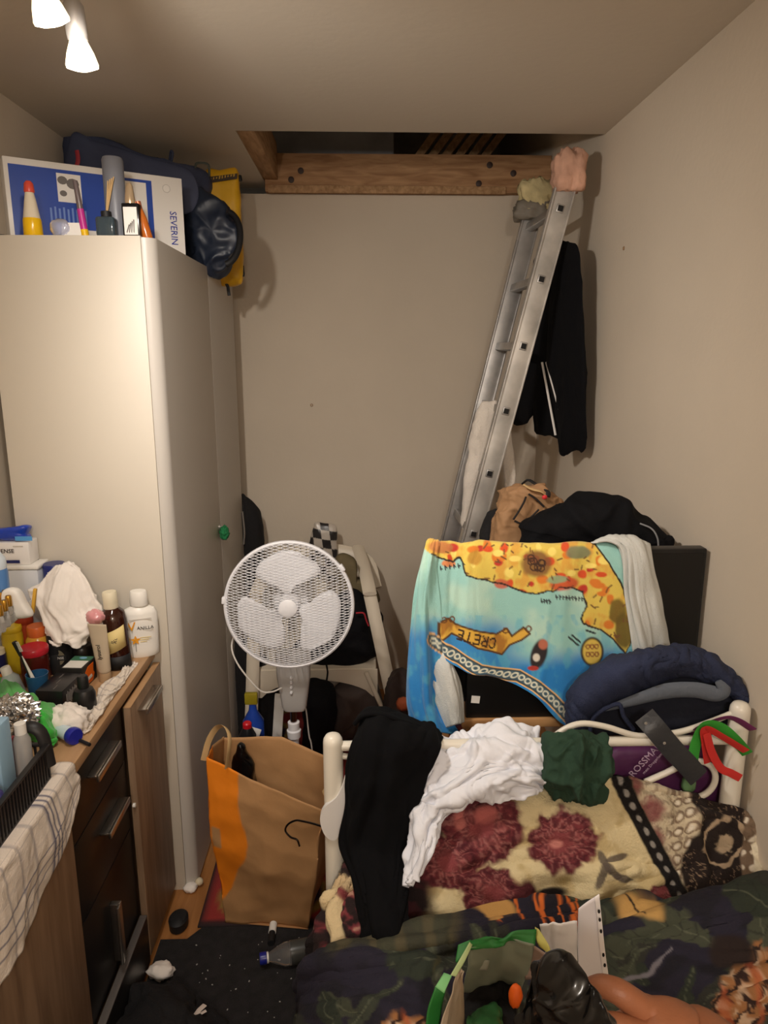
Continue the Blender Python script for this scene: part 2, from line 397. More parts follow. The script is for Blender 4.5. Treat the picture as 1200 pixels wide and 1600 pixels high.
# ================================================================== wardrobe
cream = M('cream_melamine', (207, 198, 183), .45); doorm = M('grey_white_door', (196, 190, 182), .38); seamm = M('seam_dark', (70, 64, 58), .8)
wx = -.527
wr = thing('wardrobe', 'tall cream wardrobe with grey doors standing in the left corner', 'wardrobe', (-.75, 2.5, 0))
mk('side_panel', B1(-.958, wx - .034, 1.948, 1.966, 0, 1.94, .0015), cream, wr)
mk('side_panel', B1(-.958, wx - .034, 3.098, 3.116, 0, 1.94, .0015), cream, wr)
mk('top_panel', B1(-.958, wx - .034, 1.966, 3.098, 1.918, 1.938, .001), cream, wr)
mk('back_panel', B1(-.958, -.95, 1.966, 3.098, .0, 1.918), cream, wr)
mk('plinth', B1(-.94, wx - .04, 1.97, 3.09, .0, .06, .001), cream, wr)
def door_prof(y0, y1, rnear, rfar):
    pts = [(wx - .033, y0)]
    for k in range(7):
        a = PI / 2 * k / 6; pts.append((wx - rnear + rnear * math.sin(a), y0 + rnear - rnear * math.cos(a)) if rnear else (wx, y0))
    for k in range(7):
        a = PI / 2 * k / 6; pts.append((wx - rfar + rfar * math.cos(a), y1 - rfar + rfar * math.sin(a)) if rfar else (wx, y1))
    pts.append((wx - .033, y1)); return pts
d1 = mk('door', prism(BM(), door_prof(1.950, 2.60, .032, .004), .012, 1.936), doorm, wr)
d2 = mk('door', prism(BM(), door_prof(2.604, 3.112, .004, .03), .012, 1.936), doorm, wr)
bm = lathe(BM(), [(.009, 0), (.009, .003), (.004, .005), (.004, .016), (0, .017)], 14, T(wx, 2.575, 1.02) @ RY(PI / 2)); mk('key', bm, chrome, d1)
p = np.array([wx + .02, 2.565, 1.0])
o = crumple('green_key_tassel', p + [0, 0, 0], (.014, .022, .022), M('green_tassel', (30, 120, 70), .9, bump=(300, .5)), seed=4, amp=.6, fr=3); tag(o, 'small fluffy green tassel hanging from the wardrobe door key', 'tassel')

# ---- on top of the wardrobe
ZT = 1.939
# white and blue appliance box
pl = PX(290, 388, -.545); pL = np.array([-.965, 2.12]); ang = math.atan2(pl[1] - pL[1], pl[0] - pL[0])
wbox = thing('appliance_box', 'white and blue appliance carton lying on top of the wardrobe', 'box', (pl[0], pl[1], ZT))
bw = math.hypot(pl[1] - pL[1], pl[0] - pL[0]); bh = P(287, 279, pl[1])[2] - ZT
mb = T(pl[0], pl[1], ZT) @ RZ(ang)
cardw = M('white_card', (236, 232, 226), .35, coat=.3); cblue = M('print_blue', (36, 74, 168), .3, coat=.4); 
mk('carton', B1(-bw, 0, 0, .15, 0, bh, .002, mb), cardw, wbox)
def decal(poly, mtx, mat, parent, name, t=.0008): return mk(name, prism(BM(), poly, 0, t, mtx), mat, parent)
fm = mb @ RX(PI / 2)          # local x right, y up, z toward camera on the front face
def rect(x0, y0, x1, y1): return [(x0, y0), (x1, y0), (x1, y1), (x0, y1)]
s_ = bw / 275
decal(rect(-bw + .012, .0, -.19 * bw, bh - .018), fm, cblue, wbox, 'blue_print')
decal(rect(-.40 * bw, .03, -.225 * bw, bh - .026), fm @ T(0, 0, .0009), cardw, wbox, 'white_print')
decal(rect(-bw * .73, bh * .55, -bw * .60, bh * .88), fm @ T(0, 0, .0009), cardw, wbox, 'picture_panel')
greyp = M('print_grey', (110, 104, 100), .5)
for a, b_, r in ((-.70, .80, .011), (-.645, .77, .014), (-.70, .65, .008)): decal([(a * bw + r * math.cos(t) * 1.2, b_ * bh + r * math.sin(t)) for t in np.arange(12) * PI / 6], fm @ T(0, 0, .0018), greyp, wbox, 'picture')
lb_ = M('print_light_blue', (110, 140, 205), .5)
for k in range(9):
    decal(rect(-bw * .78 + k * .0115, bh * (.18 - (k % 3) * .03), -bw * .78 + k * .0115 + .005, bh * .47 + (k % 2) * .004), fm @ T(0, 0, .0009), lb_, wbox, 'text_column')
decal(rect(-bw * .62, .0, -bw * .50, bh * .24), fm @ T(0, 0, .0009), cardw, wbox, 'picture_panel')
decal([(-bw * .10 + .012 * math.cos(t), bh * .85 + .012 * math.sin(t)) for t in np.arange(20) * PI / 10], fm, M('print_pale_ring', (200, 196, 190), .5), wbox, 'ring_mark')
decal([(-bw * .10 + .010 * math.cos(t), bh * .85 + .010 * math.sin(t)) for t in np.arange(20) * PI / 10], fm @ T(0, 0, .0006), cardw, wbox, 'ring_mark')
text('SEVERIN', .029, fm @ T(-.034, bh * .36, .001) @ RZ(-PI / 2), M('print_navy', (30, 50, 150), .4), wbox, sx=.92)
# small things in front of the box on the wardrobe top
gold = M('gold_plastic', (200, 150, 60), .25, .8); clearm = M('clear_plastic', (235, 235, 235), .08, trans=.92, ior=1.45); blackm = M('black_gloss', (18, 18, 20), .2); blackmat = M('black_matte', (24, 24, 26), .6)
whitep = M('white_plastic', (235, 232, 226), .35)
def at_top(u, Y): p = P(u, 362, Y); return np.array([p[0], p[1], ZT])
p = at_top(52, 1.985); s = mpp(p)
t_ = thing('pointed_bottle', 'clear pointed bottle with yellow liquid and red cap on the wardrobe', 'bottle', p)
mk('bottle', lathe(BM(), [(.021, 0), (.023, .004), (.022, .04), (.015, .085), (.010, .112)], 20, T(p)), M('pearl_glass', (226, 214, 190), .15, coat=.5), t_)
mk('yellow_band', lathe(BM(), [(.0215, .001), (.0236, .005), (.0226, .04), (.0214, .046)], 20, T(p)), M('yellow_liquid', (240, 190, 20), .2), t_)
mk('cap', lathe(BM(), [(.012, .108), (.013, .112), (.011, .130), (.006, .136), (0, .137)], 16, T(p)), M('coral_red', (215, 80, 62), .35), t_)
p = at_top(133, 1.985)
t_ = thing('slim_tube', 'slim tube of grey, magenta and yellow standing on the wardrobe', 'tube', p)
mm = T(p) @ RY(math.radians(-6))
mk('upper_tube', lathe(BM(), [(.007, .07), (.0075, .074), (.006, .138), (0, .139)], 14, mm), M('grey_tube', (105, 92, 92), .3), t_)
mk('lower_tube', lathe(BM(), [(.009, 0), (.0095, .02), (.0085, .07)], 14, mm), M('magenta', (190, 50, 140), .35), t_)
mk('yellow_end', lathe(BM(), [(.0098, 0), (.0100, .018), (.0096, .02)], 14, mm), M('yellow_plastic', (238, 190, 30), .35), t_)
p = at_top(114, 1.975)
o = mk('small_card', B1(-.028, .02, -.001, .001, 0, .036, 0, T(p) @ RZ(.1) @ RX(-.15)), cardw); tag(o, 'small white printed card leaning in front of the blue carton', 'card')
p = at_top(95, 1.98)
o = crumple('plastic_wrapper', p + [0, 0, .022], (.024, .014, .022), M('clear_film', (210, 214, 235), .15, trans=.6), seed=8, n=24); tag(o, 'crumpled clear wrapper beside the yellow pointed bottle', 'wrapper')
p = at_top(168, 1.985)
t_ = thing('reed_diffuser', 'small grey glass reed diffuser with pale sticks on the wardrobe', 'reed diffuser', p)
mk('jar', B1(-.024, .024, -.02, .02, 0, .05, .007, T(p), 3), M('smoke_glass', (80, 96, 104), .1, trans=.5), t_)
mk('collar', lathe(BM(), [(.013, .048), (.013, .064), (.006, .066), (.0055, .056), (0, .056)], 16, T(p)), blackmat, t_)
for k in range(4): 
    a = Vector(p) + Vector((0, 0, .052)); mk('reed', tube(BM(), [a, a + Vector((.012 + .004 * k, .004 * (k - 1), .085 + .004 * k))], .0016, 6), M('reed', (205, 170, 120), .8), t_)
p = at_top(184, 2.03)
o = mk('grey_canister', lathe(BM(), [(.026, 0), (.027, .004), (.027, .196), (.024, .203), (0, .204)], 28, T(p)), M('grey_metal_paint', (120, 122, 130), .4)); tag(o, 'tall grey cylinder canister standing before the white carton', 'canister')
p = at_top(208, 1.985)
t_ = thing('perfume_bottle', 'black perfume bottle with white label and clear domed cap on wardrobe', 'perfume bottle', p)
mk('bottle', B1(-.022, .022, -.014, .014, 0, .083, .003, T(p)), blackm, t_)
mk('label', B1(-.017, .017, -.0155, -.0142, .006, .073, 0, T(p)), cardw, t_)
for k in range(4): decal([(-.012 + k * .006, .012), (-.010 + k * .006, .010), (-.002 + k * .004, .03 + k * .004), (-.005 + k * .004, .031 + k * .004)], T(p) @ T(0, -.0156, 0) @ RX(PI / 2), greyp, t_, 'label_drawing')
mk('cap', lathe(BM(), [(.013, .083), (.0135, .09), (.009, .125), (.005, .133), (0, .134)], 20, T(p) @ T(-.002, 0, 0)), M('pale_gold_cap', (225, 200, 165), .15, .7), t_)
p = at_top(230, 2.0)
t_ = thing('orange_bottle', 'slender amber bottle leaning beside the black perfume bottle', 'bottle', p)
mm = T(p) @ RY(math.radians(-12))
mk('bottle', lathe(BM(), [(.013, 0), (.014, .004), (.012, .05), (.007, .075)], 16, mm), M('amber', (205, 110, 40), .2, trans=.3), t_)
mk('cap', lathe(BM(), [(.0075, .073), (.008, .093), (0, .095)], 14, mm), M('copper_cap', (200, 120, 90), .3, .6), t_)
p = at_top(6, 2.0); o = mk('black_cable_end', tube(BM(), spline([p + [-.03, 0, .004], p + [-.005, 0, .007], p + [.012, .004, .003]], 8), .003, 8), blackmat); tag(o, 'short black cable end lying at the left edge of wardrobe top', 'cable')
# dark blue garment bag behind
navy = M('navy_nylon', (58, 64, 88), .7, bump=(30, .2))
Yb = 2.66
ol = [P(u, v, Yb + (0.15 if u > 250 else 0)) for u, v in ((104, 200), (150, 212), (230, 240), (320, 268), (330, 300), (328, 370), (320, 400), (250, 395), (170, 385), (110, 370), (101, 260))]
for q in ol: q[2] = max(q[2], ZT + .012)
gb = thing('garment_bag', 'large dark blue fabric bag lying behind the carton on the wardrobe', 'bag', (-.8, 2.7, ZT))
pillow('bag_body', ol, (0, -1, .1), .04, .20, navy, gb, wr=[('f', .008, 5, 3), ('n', .01, 3, 5)], p=.4)
pillow('front_panel', [P(u, v, 2.58) for u, v in ((112, 215), (150, 222), (225, 246), (300, 272), (298, 330), (200, 330), (110, 320))], (0, -1, .1), .01, .005, navy, gb, wr=[('r', .006, 8, 2)], p=.4)
mk('zip_puller', tube(BM(), spline([P(120, 235, 2.54), P(122, 250, 2.535), P(118, 265, 2.535)], 6), .007, 8, flat=(1, .35)), M('zip_red', (165, 50, 60), .6), gb)
mk('handle_loop', tube(BM(), spline([P(268, 252, 2.72), P(270, 240, 2.71), P(267, 236, 2.71), P(265, 250, 2.73)], 12), .004, 6), navy, gb)
mk('handle_loop', tube(BM(), spline([P(305, 262, 2.72), P(308, 255, 2.71), P(325, 257, 2.71), P(327, 275, 2.73)], 14), .004, 6), M('strap_olive', (80, 84, 78), .7), gb)
# dark plastic sack overhanging the door edge
Ys = 2.62
ol = [P(u, v, Ys) for u, v in ((292, 300), (312, 292), (352, 318), (360, 340), (374, 365), (370, 395), (352, 424), (330, 430), (304, 412), (292, 392), (286, 350))]
o = pillow('dark_plastic_sack', ol, (.25, -1, .1), .05, .16, M('dark_film', (34, 42, 58), .42), wr=[('f', .012, 8, 7), ('n', .01, 5, 1)], p=.5, N=110, K=22); tag(o, 'dark blue plastic sack bulging over the wardrobe front edge', 'sack')
# black coil ring and yellow bag
cR = P(352, 372, 2.56); rr = 42 * mpp(cR)
bm = BM(); a = np.linspace(-1.45, 1.35, 24); tube(bm, [cR + np.array([.55 * rr * math.cos(t), .05 * math.sin(t), rr * math.sin(t)]) for t in a], .011, 10); o = mk('black_hose', bm, blackmat); tag(o, 'black curved hose loop standing between dark sack and yellow bag', 'hose')
yel = M('yellow_print', (222, 170, 34), .45, bump=(20, .25))
Yy = 2.86
yb = thing('yellow_bag', 'yellow sack with black lettering at the wardrobe top corner', 'bag', P(350, 445, Yy))
ol = [P(u, v, Yy) for u, v in ((322, 270), (345, 268), (370, 266), (374, 300), (375, 350), (378, 400), (377, 440), (350, 445), (340, 440), (330, 400), (320, 330))]
pillow('sack_body', ol, (.1, -1, 0), .03, .10, yel, yb, wr=[('r', .008, 9, 2)], p=.35)
text('POWERMIX', .022, basis(P(347, 283, Yy - .035), (1, 0, .22), (-.22, 0, 1)), blackmat, yb, sx=.75) if False else None
decal([(-.055, -.012), (.05, .004), (.052, .022), (-.05, .010)], basis(P(349, 281, Yy - .037), (1, 0, 0), (0, 0, 1)), M('print_dark_brown', (60, 44, 26), .6), yb, 'black_band')
rq = random.Random(4)
for k in range(9):
    x = -.048 + k * .0105; a = rq.uniform(.004, .010); decal([(x, .002 + k * .0016 - a * .5), (x + .005, .003 + k * .0016 - a * .4), (x + .006 + rq.uniform(-.002, .002), .004 + k * .0016 + a * .6), (x + .001, .003 + k * .0016 + a * .5)], basis(P(349, 281, Yy - .0385), (1, 0, 0), (0, 0, 1)), M('print_letter_gold', (190, 150, 50), .6), yb, 'printed_mark')
p = P(357, 452, Yy); mk('hanging_tag', tube(BM(), [P(352, 440, Yy - .01), P(356, 448, Yy - .01), P(358, 462, Yy - .01)], .006, 8, flat=(1, .4)), blackmat, yb)
p = P(375, 283, Yy); mk('side_clip', lathe(BM(), [(.008, 0), (.009, .005), (.006, .02), (0, .02)], 10, T(p)), blackmat, yb)
p = P(376, 428, Yy); mk('side_clip', lathe(BM(), [(.006, 0), (.008, .01), (.006, .04), (0, .04)], 10, T(p) @ T(.008, 0, -.01)), blackmat, yb)

# ================================================================== ladder and what hangs on it
alu = M('worn_aluminium', (178, 176, 174), .42, .75, var=(14, .25)); alu2 = M('worn_aluminium_splashed', (190, 186, 180), .5, .55, var=(9, .35))
ld = thing('ladder', 'aluminium ladder leaning up to the ceiling hatch beside the right wall', 'ladder', (.3, 2.7, 0))
def rail(Y, top, low, w, th, mat, name):
    a, b_ = P(*top, Y), P(*low, Y); d = (a - b_) / np.linalg.norm(a - b_)
    base = b_ - d * (b_[2] / d[2]); L = (a[2] - 0) / d[2]
    m = basis(base, d, (0, 1, 0)); m = m.copy()
    bm = B1(0.02, L, -th / 2, th / 2, -w / 2, w / 2, .003, m)
    for sg in (-1, 1): box(bm, .02, L, -th / 2 - .006, th / 2 + .004, sg * w / 2 - .003, sg * w / 2 + .003, .001, m)
    mk(name, bm, mat, ld); return base, d
n0, nd = rail(2.52, (889, 270), (737, 840), .064, .022, alu2, 'near_rail')
f0, fd = rail(2.88, (834, 325), (703, 840), .064, .022, alu, 'far_rail')
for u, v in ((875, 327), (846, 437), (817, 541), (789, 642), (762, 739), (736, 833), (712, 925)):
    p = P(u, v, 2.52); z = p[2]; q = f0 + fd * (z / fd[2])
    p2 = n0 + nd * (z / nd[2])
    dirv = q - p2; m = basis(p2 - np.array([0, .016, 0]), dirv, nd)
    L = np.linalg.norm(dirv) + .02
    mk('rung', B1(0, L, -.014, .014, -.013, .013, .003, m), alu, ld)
    mk('rung_hollow_shade', B1(-.0015, .001, -.009, .009, -.009, .009, 0, m), M('hollow_shade_black', (22, 20, 20), .8), ld)  # black square paints the shade inside the hollow rung end
foam_p = M('pink_foam', (206, 160, 136), .9, bump=(40, .3), var=(12, .3)); foam_y = M('yellow_foam', (205, 188, 140), .9, bump=(40, .3), var=(14, .3)); tape = M('grey_tape', (120, 112, 100), .6)
def padblock(name, u, v, Y, r, seed, mat, lab, cat='foam pad', parent=None):
    o = crumple(name, P(u, v, Y), r, mat, seed=seed, amp=.42, fr=2.6, n=44, box_p=3.5, parent=parent); 
    if parent is None: tag(o, lab, cat)
    return o
padblock('foam_pad', 889, 270, 2.52, (.046, .04, .06), 11, foam_p, 'pinkish foam pad wrapped around the near ladder rail top')
fp = thing('rail_wrapping', 'yellow foam and grey tape wrapped around the far ladder rail top', 'foam pad', P(838, 340, 2.88))
padblock('foam', 838, 308, 2.88, (.055, .035, .055), 5, foam_y, '', parent=fp); padblock('tape', 832, 330, 2.88, (.06, .036, .035), 9, tape, '', parent=fp)
o = mk('white_pipe', tube(BM(), [P(866, 283, 2.95), P(846, 330, 2.95)], .02, 12), whitep); tag(o, 'short white pipe stub between the two wrapped rail tops', 'pipe')
cloth_w = M('white_towel', (226, 216, 204), .95, bump=(200, .4), sheen=.2)
o = pillow('hanging_white_towel', [P(u, v, 2.66) for u, v in ((752, 632), (765, 628), (778, 631), (774, 680), (758, 720), (748, 765), (742, 800), (733, 832), (722, 822), (724, 780), (730, 715), (740, 670))], (0, -1, 0), .022, .02, cloth_w, wr=[('n', .01, 9, 2), ('r', .006, 14, 4)], p=.5); tag(o, 'long white towel hanging between the ladder rails', 'towel')
o = pillow('hanging_white_cloth', [P(u, v, 2.60) for u, v in ((790, 664), (798, 668), (803, 720), (804, 760), (790, 766), (786, 720))], (0, -1, 0), .012, .012, cloth_w, wr=[('n', .006, 9, 8)], p=.5); tag(o, 'narrow pale cloth hanging behind the near ladder rail', 'cloth')
jm = M('black_tracksuit', (12, 12, 15), .9, bump=(220, .1), ior=1.25)
def JY(u): return 2.93 + (u - 800) / 117 * (2.46 - 2.93)
jk = thing('hanging_track_jacket', 'black track jacket with white sleeve stripes hanging behind the ladder', 'jacket', P(900, 708, JY(900)))
jn = (-.45, -.9, 0)
pillow('torso', [P(u, v, JY(u)) for u, v in ((834, 405), (856, 396), (868, 390), (878, 384), (900, 402), (905, 480), (900, 560), (893, 640), (876, 684), (856, 680), (838, 676), (834, 650), (822, 664), (803, 664), (801, 640), (812, 590), (826, 480))], jn, .02, .015, jm, jk, wr=[('f', .006, (9, 9, 3), 2), ('n', .006, 6, 4)], p=.4)
pillow('sleeve', [P(u, v, JY(u) - .035) for u, v in ((872, 386), (886, 377), (904, 388), (909, 420), (913, 520), (916, 610), (917, 698), (898, 704), (881, 711), (874, 690), (868, 640), (856, 580), (858, 480))], jn, .022, .012, jm, jk, wr=[('f', .006, (10, 10, 3), 6), ('n', .006, 6, 1)], p=.4)
stripe = M('stripe_white', (225, 220, 214), .8)
for a, b_ in (((847, 566), (868, 680)), ((853, 566), (873, 640))):
    pts = [P(a[0] + (b_[0] - a[0]) * t, a[1] + (b_[1] - a[1]) * t, JY(a[0] + (b_[0] - a[0]) * t) - .052) for t in np.linspace(0, 1, 8)]
    mk('sleeve_stripe', tube(BM(), pts, .0042, 6, flat=(1, .4)), stripe, jk)
# ================================================================== sideboard along the left wall
ZS = .814
oak = M('sonoma_oak', (158, 130, 104), .5, wood=((128, 102, 80), (10, 10, 1.0))); oakt = M('oak_top', (196, 156, 114), .42, wood=((176, 136, 96), (10, 1.0, 10)))
blkf = M('black_front', (24, 22, 22), .38); steel = M('handle_steel', (190, 186, 180), .3, 1)
sb = thing('sideboard', 'oak and black sideboard with steel bar handles along the left wall', 'sideboard', (-.78, 1.2, 0))
mk('carcass', B1(XL + .03, -.628, .32, 1.942, .05, ZS - .027), oak, sb)
mk('plinth', B1(XL + .02, -.65, .34, 1.93, 0, .05), blkf, sb)
mk('worktop', B1(XL + .025, -.602, .30, 1.945, ZS - .026, ZS, .0015), oakt, sb)
def handle(parent, y0, y1, z, xf, vertical=False):
    bm = BM()
    if vertical: box(bm, xf, xf + .024, y0, y0 + .016, z[0], z[1], .002); box(bm, xf + .018, xf + .026, y0 - .012, y0 + .004, z[0], z[1], .002)
    else:
        box(bm, xf, xf + .024, y0, y1, z - .002, z + .003, .001); box(bm, xf + .020, xf + .028, y0, y1, z - .012, z + .004, .002)
    return mk('handle', bm, steel, parent)
d = mk('door', B1(-.626, -.608, .34, 1.325, .055, ZS - .03, .001), oak, sb)
d = mk('drawer', B1(-.626, -.610, 1.329, 1.660, .635, ZS - .03, .001), blkf, sb); handle(d, 1.425, 1.575, .735, -.610)
d = mk('drawer', B1(-.626, -.610, 1.329, 1.660, .44, .631, .001), blkf, sb); handle(d, 1.46, 1.60, .565, -.610)
d = mk('door', B1(-.626, -.610, 1.329, 1.660, .165, .436, .001), blkf, sb); handle(d, 1.478, 0, (.20, .36), -.610, True)
d = mk('drawer', B1(-.606, -.588, 1.329, 1.660, .02, .163, .001), blkf, sb); mk('drawer_lit_edge', B1(-.606, -.587, 1.329, 1.660, .163, .168, .001), M('lit_edge_grey', (92, 88, 86), .4), d)  # grey strip paints the light caught on the drawer's top edge
d = mk('door', B1(-.606, -.588, 1.668, 1.938, .03, ZS - .040, .001), oak, sb); 
mk('edge_band', B1(-.6065, -.5875, 1.668, 1.938, ZS - .0405, ZS - .0390, 0), oakt, d); handle(d, 1.72, 1.86, ZS - .075, -.588)
o = mk('drawer_peg', lathe(BM(), [(.006, 0), (.006, .006), (0, .008)], 10, T(-.600, 1.663, .50) @ RY(PI / 2)), whitep, sb)

# ---- things on the worktop
def st(u, v, z=ZS): return PZ(u, v, z)
def bottle(name, label, cat, p, parts, group=None):
    """parts: (part name, lathe profile, material, sx, sy)"""
    t_ = thing(name, label, cat, p, group)
    for q in parts:
        nm, prof, mat = q[:3]; sx, sy, rz = (q[3:] + (1, 1, 0))[:3] if len(q) > 3 else (1, 1, 0)
        mk(nm, lathe(BM(), prof, 28, T(p) @ RZ(rz), sx, sy), mat, t_)
    return t_
# vanilla lotion
p = P(222, 1004, 1.905); p[2] = ZS; lsc = 1 
lot = thing('lotion_bottle', 'white vanilla lotion bottle standing at the far end of the sideboard', 'bottle', p)
lw = M('lotion_white', (240, 236, 228), .3)
mk('bottle', lathe(BM(), [(.040, 0), (.044, .004), (.045, .02), (.047, .08), (.046, .125), (.040, .138), (.022, .147), (.020, .15)], 32, T(p) @ RZ(.30), 1, .55), lw, lot)
mk('cap', lathe(BM(), [(.024, .149), (.025, .151), (.0235, .186), (.021, .190), (0, .1905)], 28, T(p), 1, .8), lw, lot)
Lm = T(p) @ T(0, -.0262, 0) @ RX(PI / 2)
# face toward the camera
Lm = T(p) @ RZ(.30) @ T(0, -.0262, 0) @ RX(PI / 2)
orn = M('print_orange', (236, 160, 30), .4); prg = M('print_dark', (70, 60, 54), .5)
text('V', .036, Lm @ T(-.024, .095, .0015), orn, lot, cyl=.075); text('ANILLA', .0135, Lm @ T(.012, .089, .0022), prg, lot, cyl=.075)
for k in range(5): decal([(0, 0), (.0035, .006), (0, .014), (-.0035, .006)], Lm @ T(-.016, .055, .0005) @ RZ(k * 2 * PI / 5), orn, lot, 'flower_petal')
decal(rect(-.0168, .022, -.0155, .050), Lm @ T(0, 0, .0003), prg, lot, 'flower_stem')
for k in range(3): decal(rect(-.004, .060 - k * .006, .026 - k * .006, .062 - k * .006), Lm @ T(0, 0, -.0003), M('print_pale_yellow', (226, 204, 140), .5), lot, 'text_line')
decal(rect(-.03, .113, .03, .116), Lm @ T(0, 0, -.001), M('print_pale', (205, 198, 188), .5), lot, 'text_line')
# brown bottle
p = st(187, 1040); 
bb = thing('brown_bottle', 'brown glass bottle with cream cap and tilted yellow label', 'bottle', p)
mm = T(p) @ RY(math.radians(-3))
mk('bottle', lathe(BM(), [(.034, 0), (.036, .004), (.036, .135), (.031, .155), (.019, .168), (.017, .17)], 32, mm), M('brown_glass', (52, 22, 14), .12, coat=.4), bb)
mk('cap', lathe(BM(), [(.019, .168), (.020, .170), (.0185, .180), (.019, .182), (.019, .209), (.017, .213), (0, .2135)], 24, mm), M('cream_cap', (228, 218, 190), .4), bb)
def curved_label(mtx, cyl, x0, x1, y0, y1, mat, parent, name='label', shear=0, n=10, th=.0008):
    V = []; 
    for j in range(2):
        for k in range(n + 1):
            x = x0 + (x1 - x0) * k / n; y = (y0, y1)[j] + shear * x
            for d_ in (0,): V.append(mtx @ Vector((math.sin(x / cyl) * (cyl + th), y, math.cos(x / cyl) * (cyl + th))))
    F = [[k, k + 1, n + 2 + k, n + 1 + k] for k in range(n)]
    return arr(name, np.array([tuple(v) for v in V]), F, mat, parent, thick=.0006, off=1)
bmx = mm @ RZ(.24) @ RX(PI / 2)
curved_label(bmx, .0365, -.03, .03, .055, .115, M('label_yellow', (226, 204, 138), .6), bb, shear=.35)
text('Alkoh', .020, bmx @ T(.0, .085, .0378) @ RZ(1.25), prg, bb, cyl=.036, sx=.9, shear=.3)
curved_label(bmx, .0364, -.04, .04, .004, .04, blackmat, bb, 'lower_label')
# white carton behind
p = st(155, 1000); p[1] += .04
cb = thing('white_carton', 'white medicine carton standing behind the brown bottle', 'box', p)
mk('carton', B1(-.028, .03, -.02, .02, 0, .165, .001, T(p) @ RZ(.15)), M('carton_greywhite', (222, 222, 216), .5), cb)
text('DATA', .018, T(p) @ RZ(.15) @ T(.008, -.0205, .145) @ RX(PI / 2), prg, cb)
# beige tube standing on its cap
p = st(166, 1063)
bt = thing('beige_tube', 'flat beige cosmetic tube standing upside down before brown bottle', 'tube', p)
V = []; n = 24
for z, rx, ry in ((.022, .014, .014), (.03, .0165, .0155), (.07, .0205, .013), (.12, .024, .006), (.150, .0255, .0016), (.155, .0255, .0014)):
    for k in range(n): a = 2 * PI * k / n; V.append(tuple((T(p) @ RZ(-.15)) @ Vector((rx * math.cos(a) - .3 * z * .25, ry * math.sin(a), z))))
F = gridf(6, n, True).tolist() + [list(range(n))[::-1], [5 * n + k for k in range(n)]]
beige = M('beige_tube', (190, 172, 148), .35)
arr('tube_body', np.array(V), F, beige, bt)
mk('cap', lathe(BM(), [(.0155, 0), (.016, .003), (.0145, .024), (0, .0245)], 20, T(p) @ T(-.0015, 0, 0)), M('tan_cap', (180, 150, 116), .4), bt)
text('lysurol', .016, T(p) @ RZ(-.15) @ T(-.004, -.016, .085) @ RX(PI / 2 + .10) @ RZ(PI / 2), prg, bt)
# white cloth heap
cw = M('white_tissue', (238, 230, 222), .9, bump=(60, .15), sheen=.2)
ctr = st(100, 1012); 
Yc = 1.62
g = [[P(u, v, 1.775 + (Y - 1.53) * .36) for u, v, Y in r] for r in (
 [(62, 915, 1.76), (80, 892, 1.78), (105, 880, 1.78), (125, 892, 1.78), (150, 930, 1.78)],
 [(48, 918, 1.68), (72, 900, 1.70), (106, 884, 1.72), (134, 905, 1.72), (158, 945, 1.72)],
 [(46, 935, 1.62), (66, 940, 1.60), (100, 935, 1.60), (132, 950, 1.64), (165, 962, 1.66)],
 [(58, 955, 1.60), (74, 968, 1.56), (102, 968, 1.57), (135, 975, 1.58), (164, 978, 1.62)],
 [(68, 985, 1.58), (80, 1000, 1.54), (105, 1000, 1.55), (130, 990, 1.55), (150, 985, 1.60)],
 [(82, 992, 1.56), (88, 1010, 1.53), (104, 1006, 1.53), (122, 1012, 1.53), (134, 1000, 1.58)])]
o = sheet('white_tissue_heap', g, 60, 60, cw, folds=[('f', .008, 2.4, 1.8, 3), ('n', .012, 2.5, 2.2, 5), ('f', .002, 6, 4, 8)], thick=.003); tag(o, 'crumpled white tissue cloth heaped among the bottles on the sideboard', 'tissue')
o = crumple('pink_wrapper', P(149, 964, 1.765), (.022, .016, .018), M('pink_film', (232, 160, 164), .2, trans=.2), seed=6, n=30, amp=.3); tag(o, 'small shiny pink wrapper on the white tissue beside brown bottle', 'wrapper')
# stacked white tubs and blue wipes on the left
p = st(25, 985); p = st(26, 975); p[1] = 1.80; p[0] = P(26, 950, 1.80)[0]
tub = M('tub_white', (226, 230, 236), .3, trans=.15); 
def bx(name, u0, v0, u1, v1, Y, dep, mat, parent, bev=.003, rz=0):
    a, b_ = P(u0, v1, Y), P(u1, v0, Y); return mk(name, B1(a[0], b_[0], Y, Y + dep, a[2], b_[2], bev), mat, parent)
lowp = P(30, 990, 1.70)
t_ = thing('storage_tub', 'translucent white tub under the labelled white box by wardrobe', 'tub', (P(25, 985, 1.872)[0], 1.90, ZS))
a, b_ = P(-14, 884, 1.872), P(46, 884, 1.872); mk('tub_body', B1(a[0], b_[0] + .02, 1.872, 1.935, ZS, a[2] - .012, .006), tub, t_); mk('lid', B1(a[0] - .004, b_[0] + .024, 1.869, 1.938, a[2] - .012, a[2], .004), whitep, t_)
zt = a[2]; a2, b2 = P(-14, 848, 1.877), P(44, 848, 1.877)
t_ = thing('labelled_box', 'white box with navy bar label on top of tub', 'box', ((a2[0] + b2[0]) / 2, 1.82, zt))
mk('box_body', B1(a2[0], b2[0], 1.877, 1.934, zt, a2[2], .004), M('box_white', (234, 230, 226), .4), t_)
fb = T(a2[0], 1.8765, zt) @ RX(PI / 2); W_ = b2[0] - a2[0]; Hh = a2[2] - zt
decal(rect(W_ * .35, Hh * .08, W_ * .72, Hh * .22), fb, M('print_navy2', (40, 44, 100), .5), t_, 'navy_bar'); text('SENSE', .016, fb @ T(W_ * .38, Hh * .62, .001), prg, t_); decal(rect(W_ * .58, Hh * .80, W_ * .85, Hh * .86), fb, M('print_pale', (205, 198, 188), .5), t_, 'text_line')
zt2 = a2[2]
a3 = P(-16, 830, 1.77); b3 = P(46, 830, 1.77)
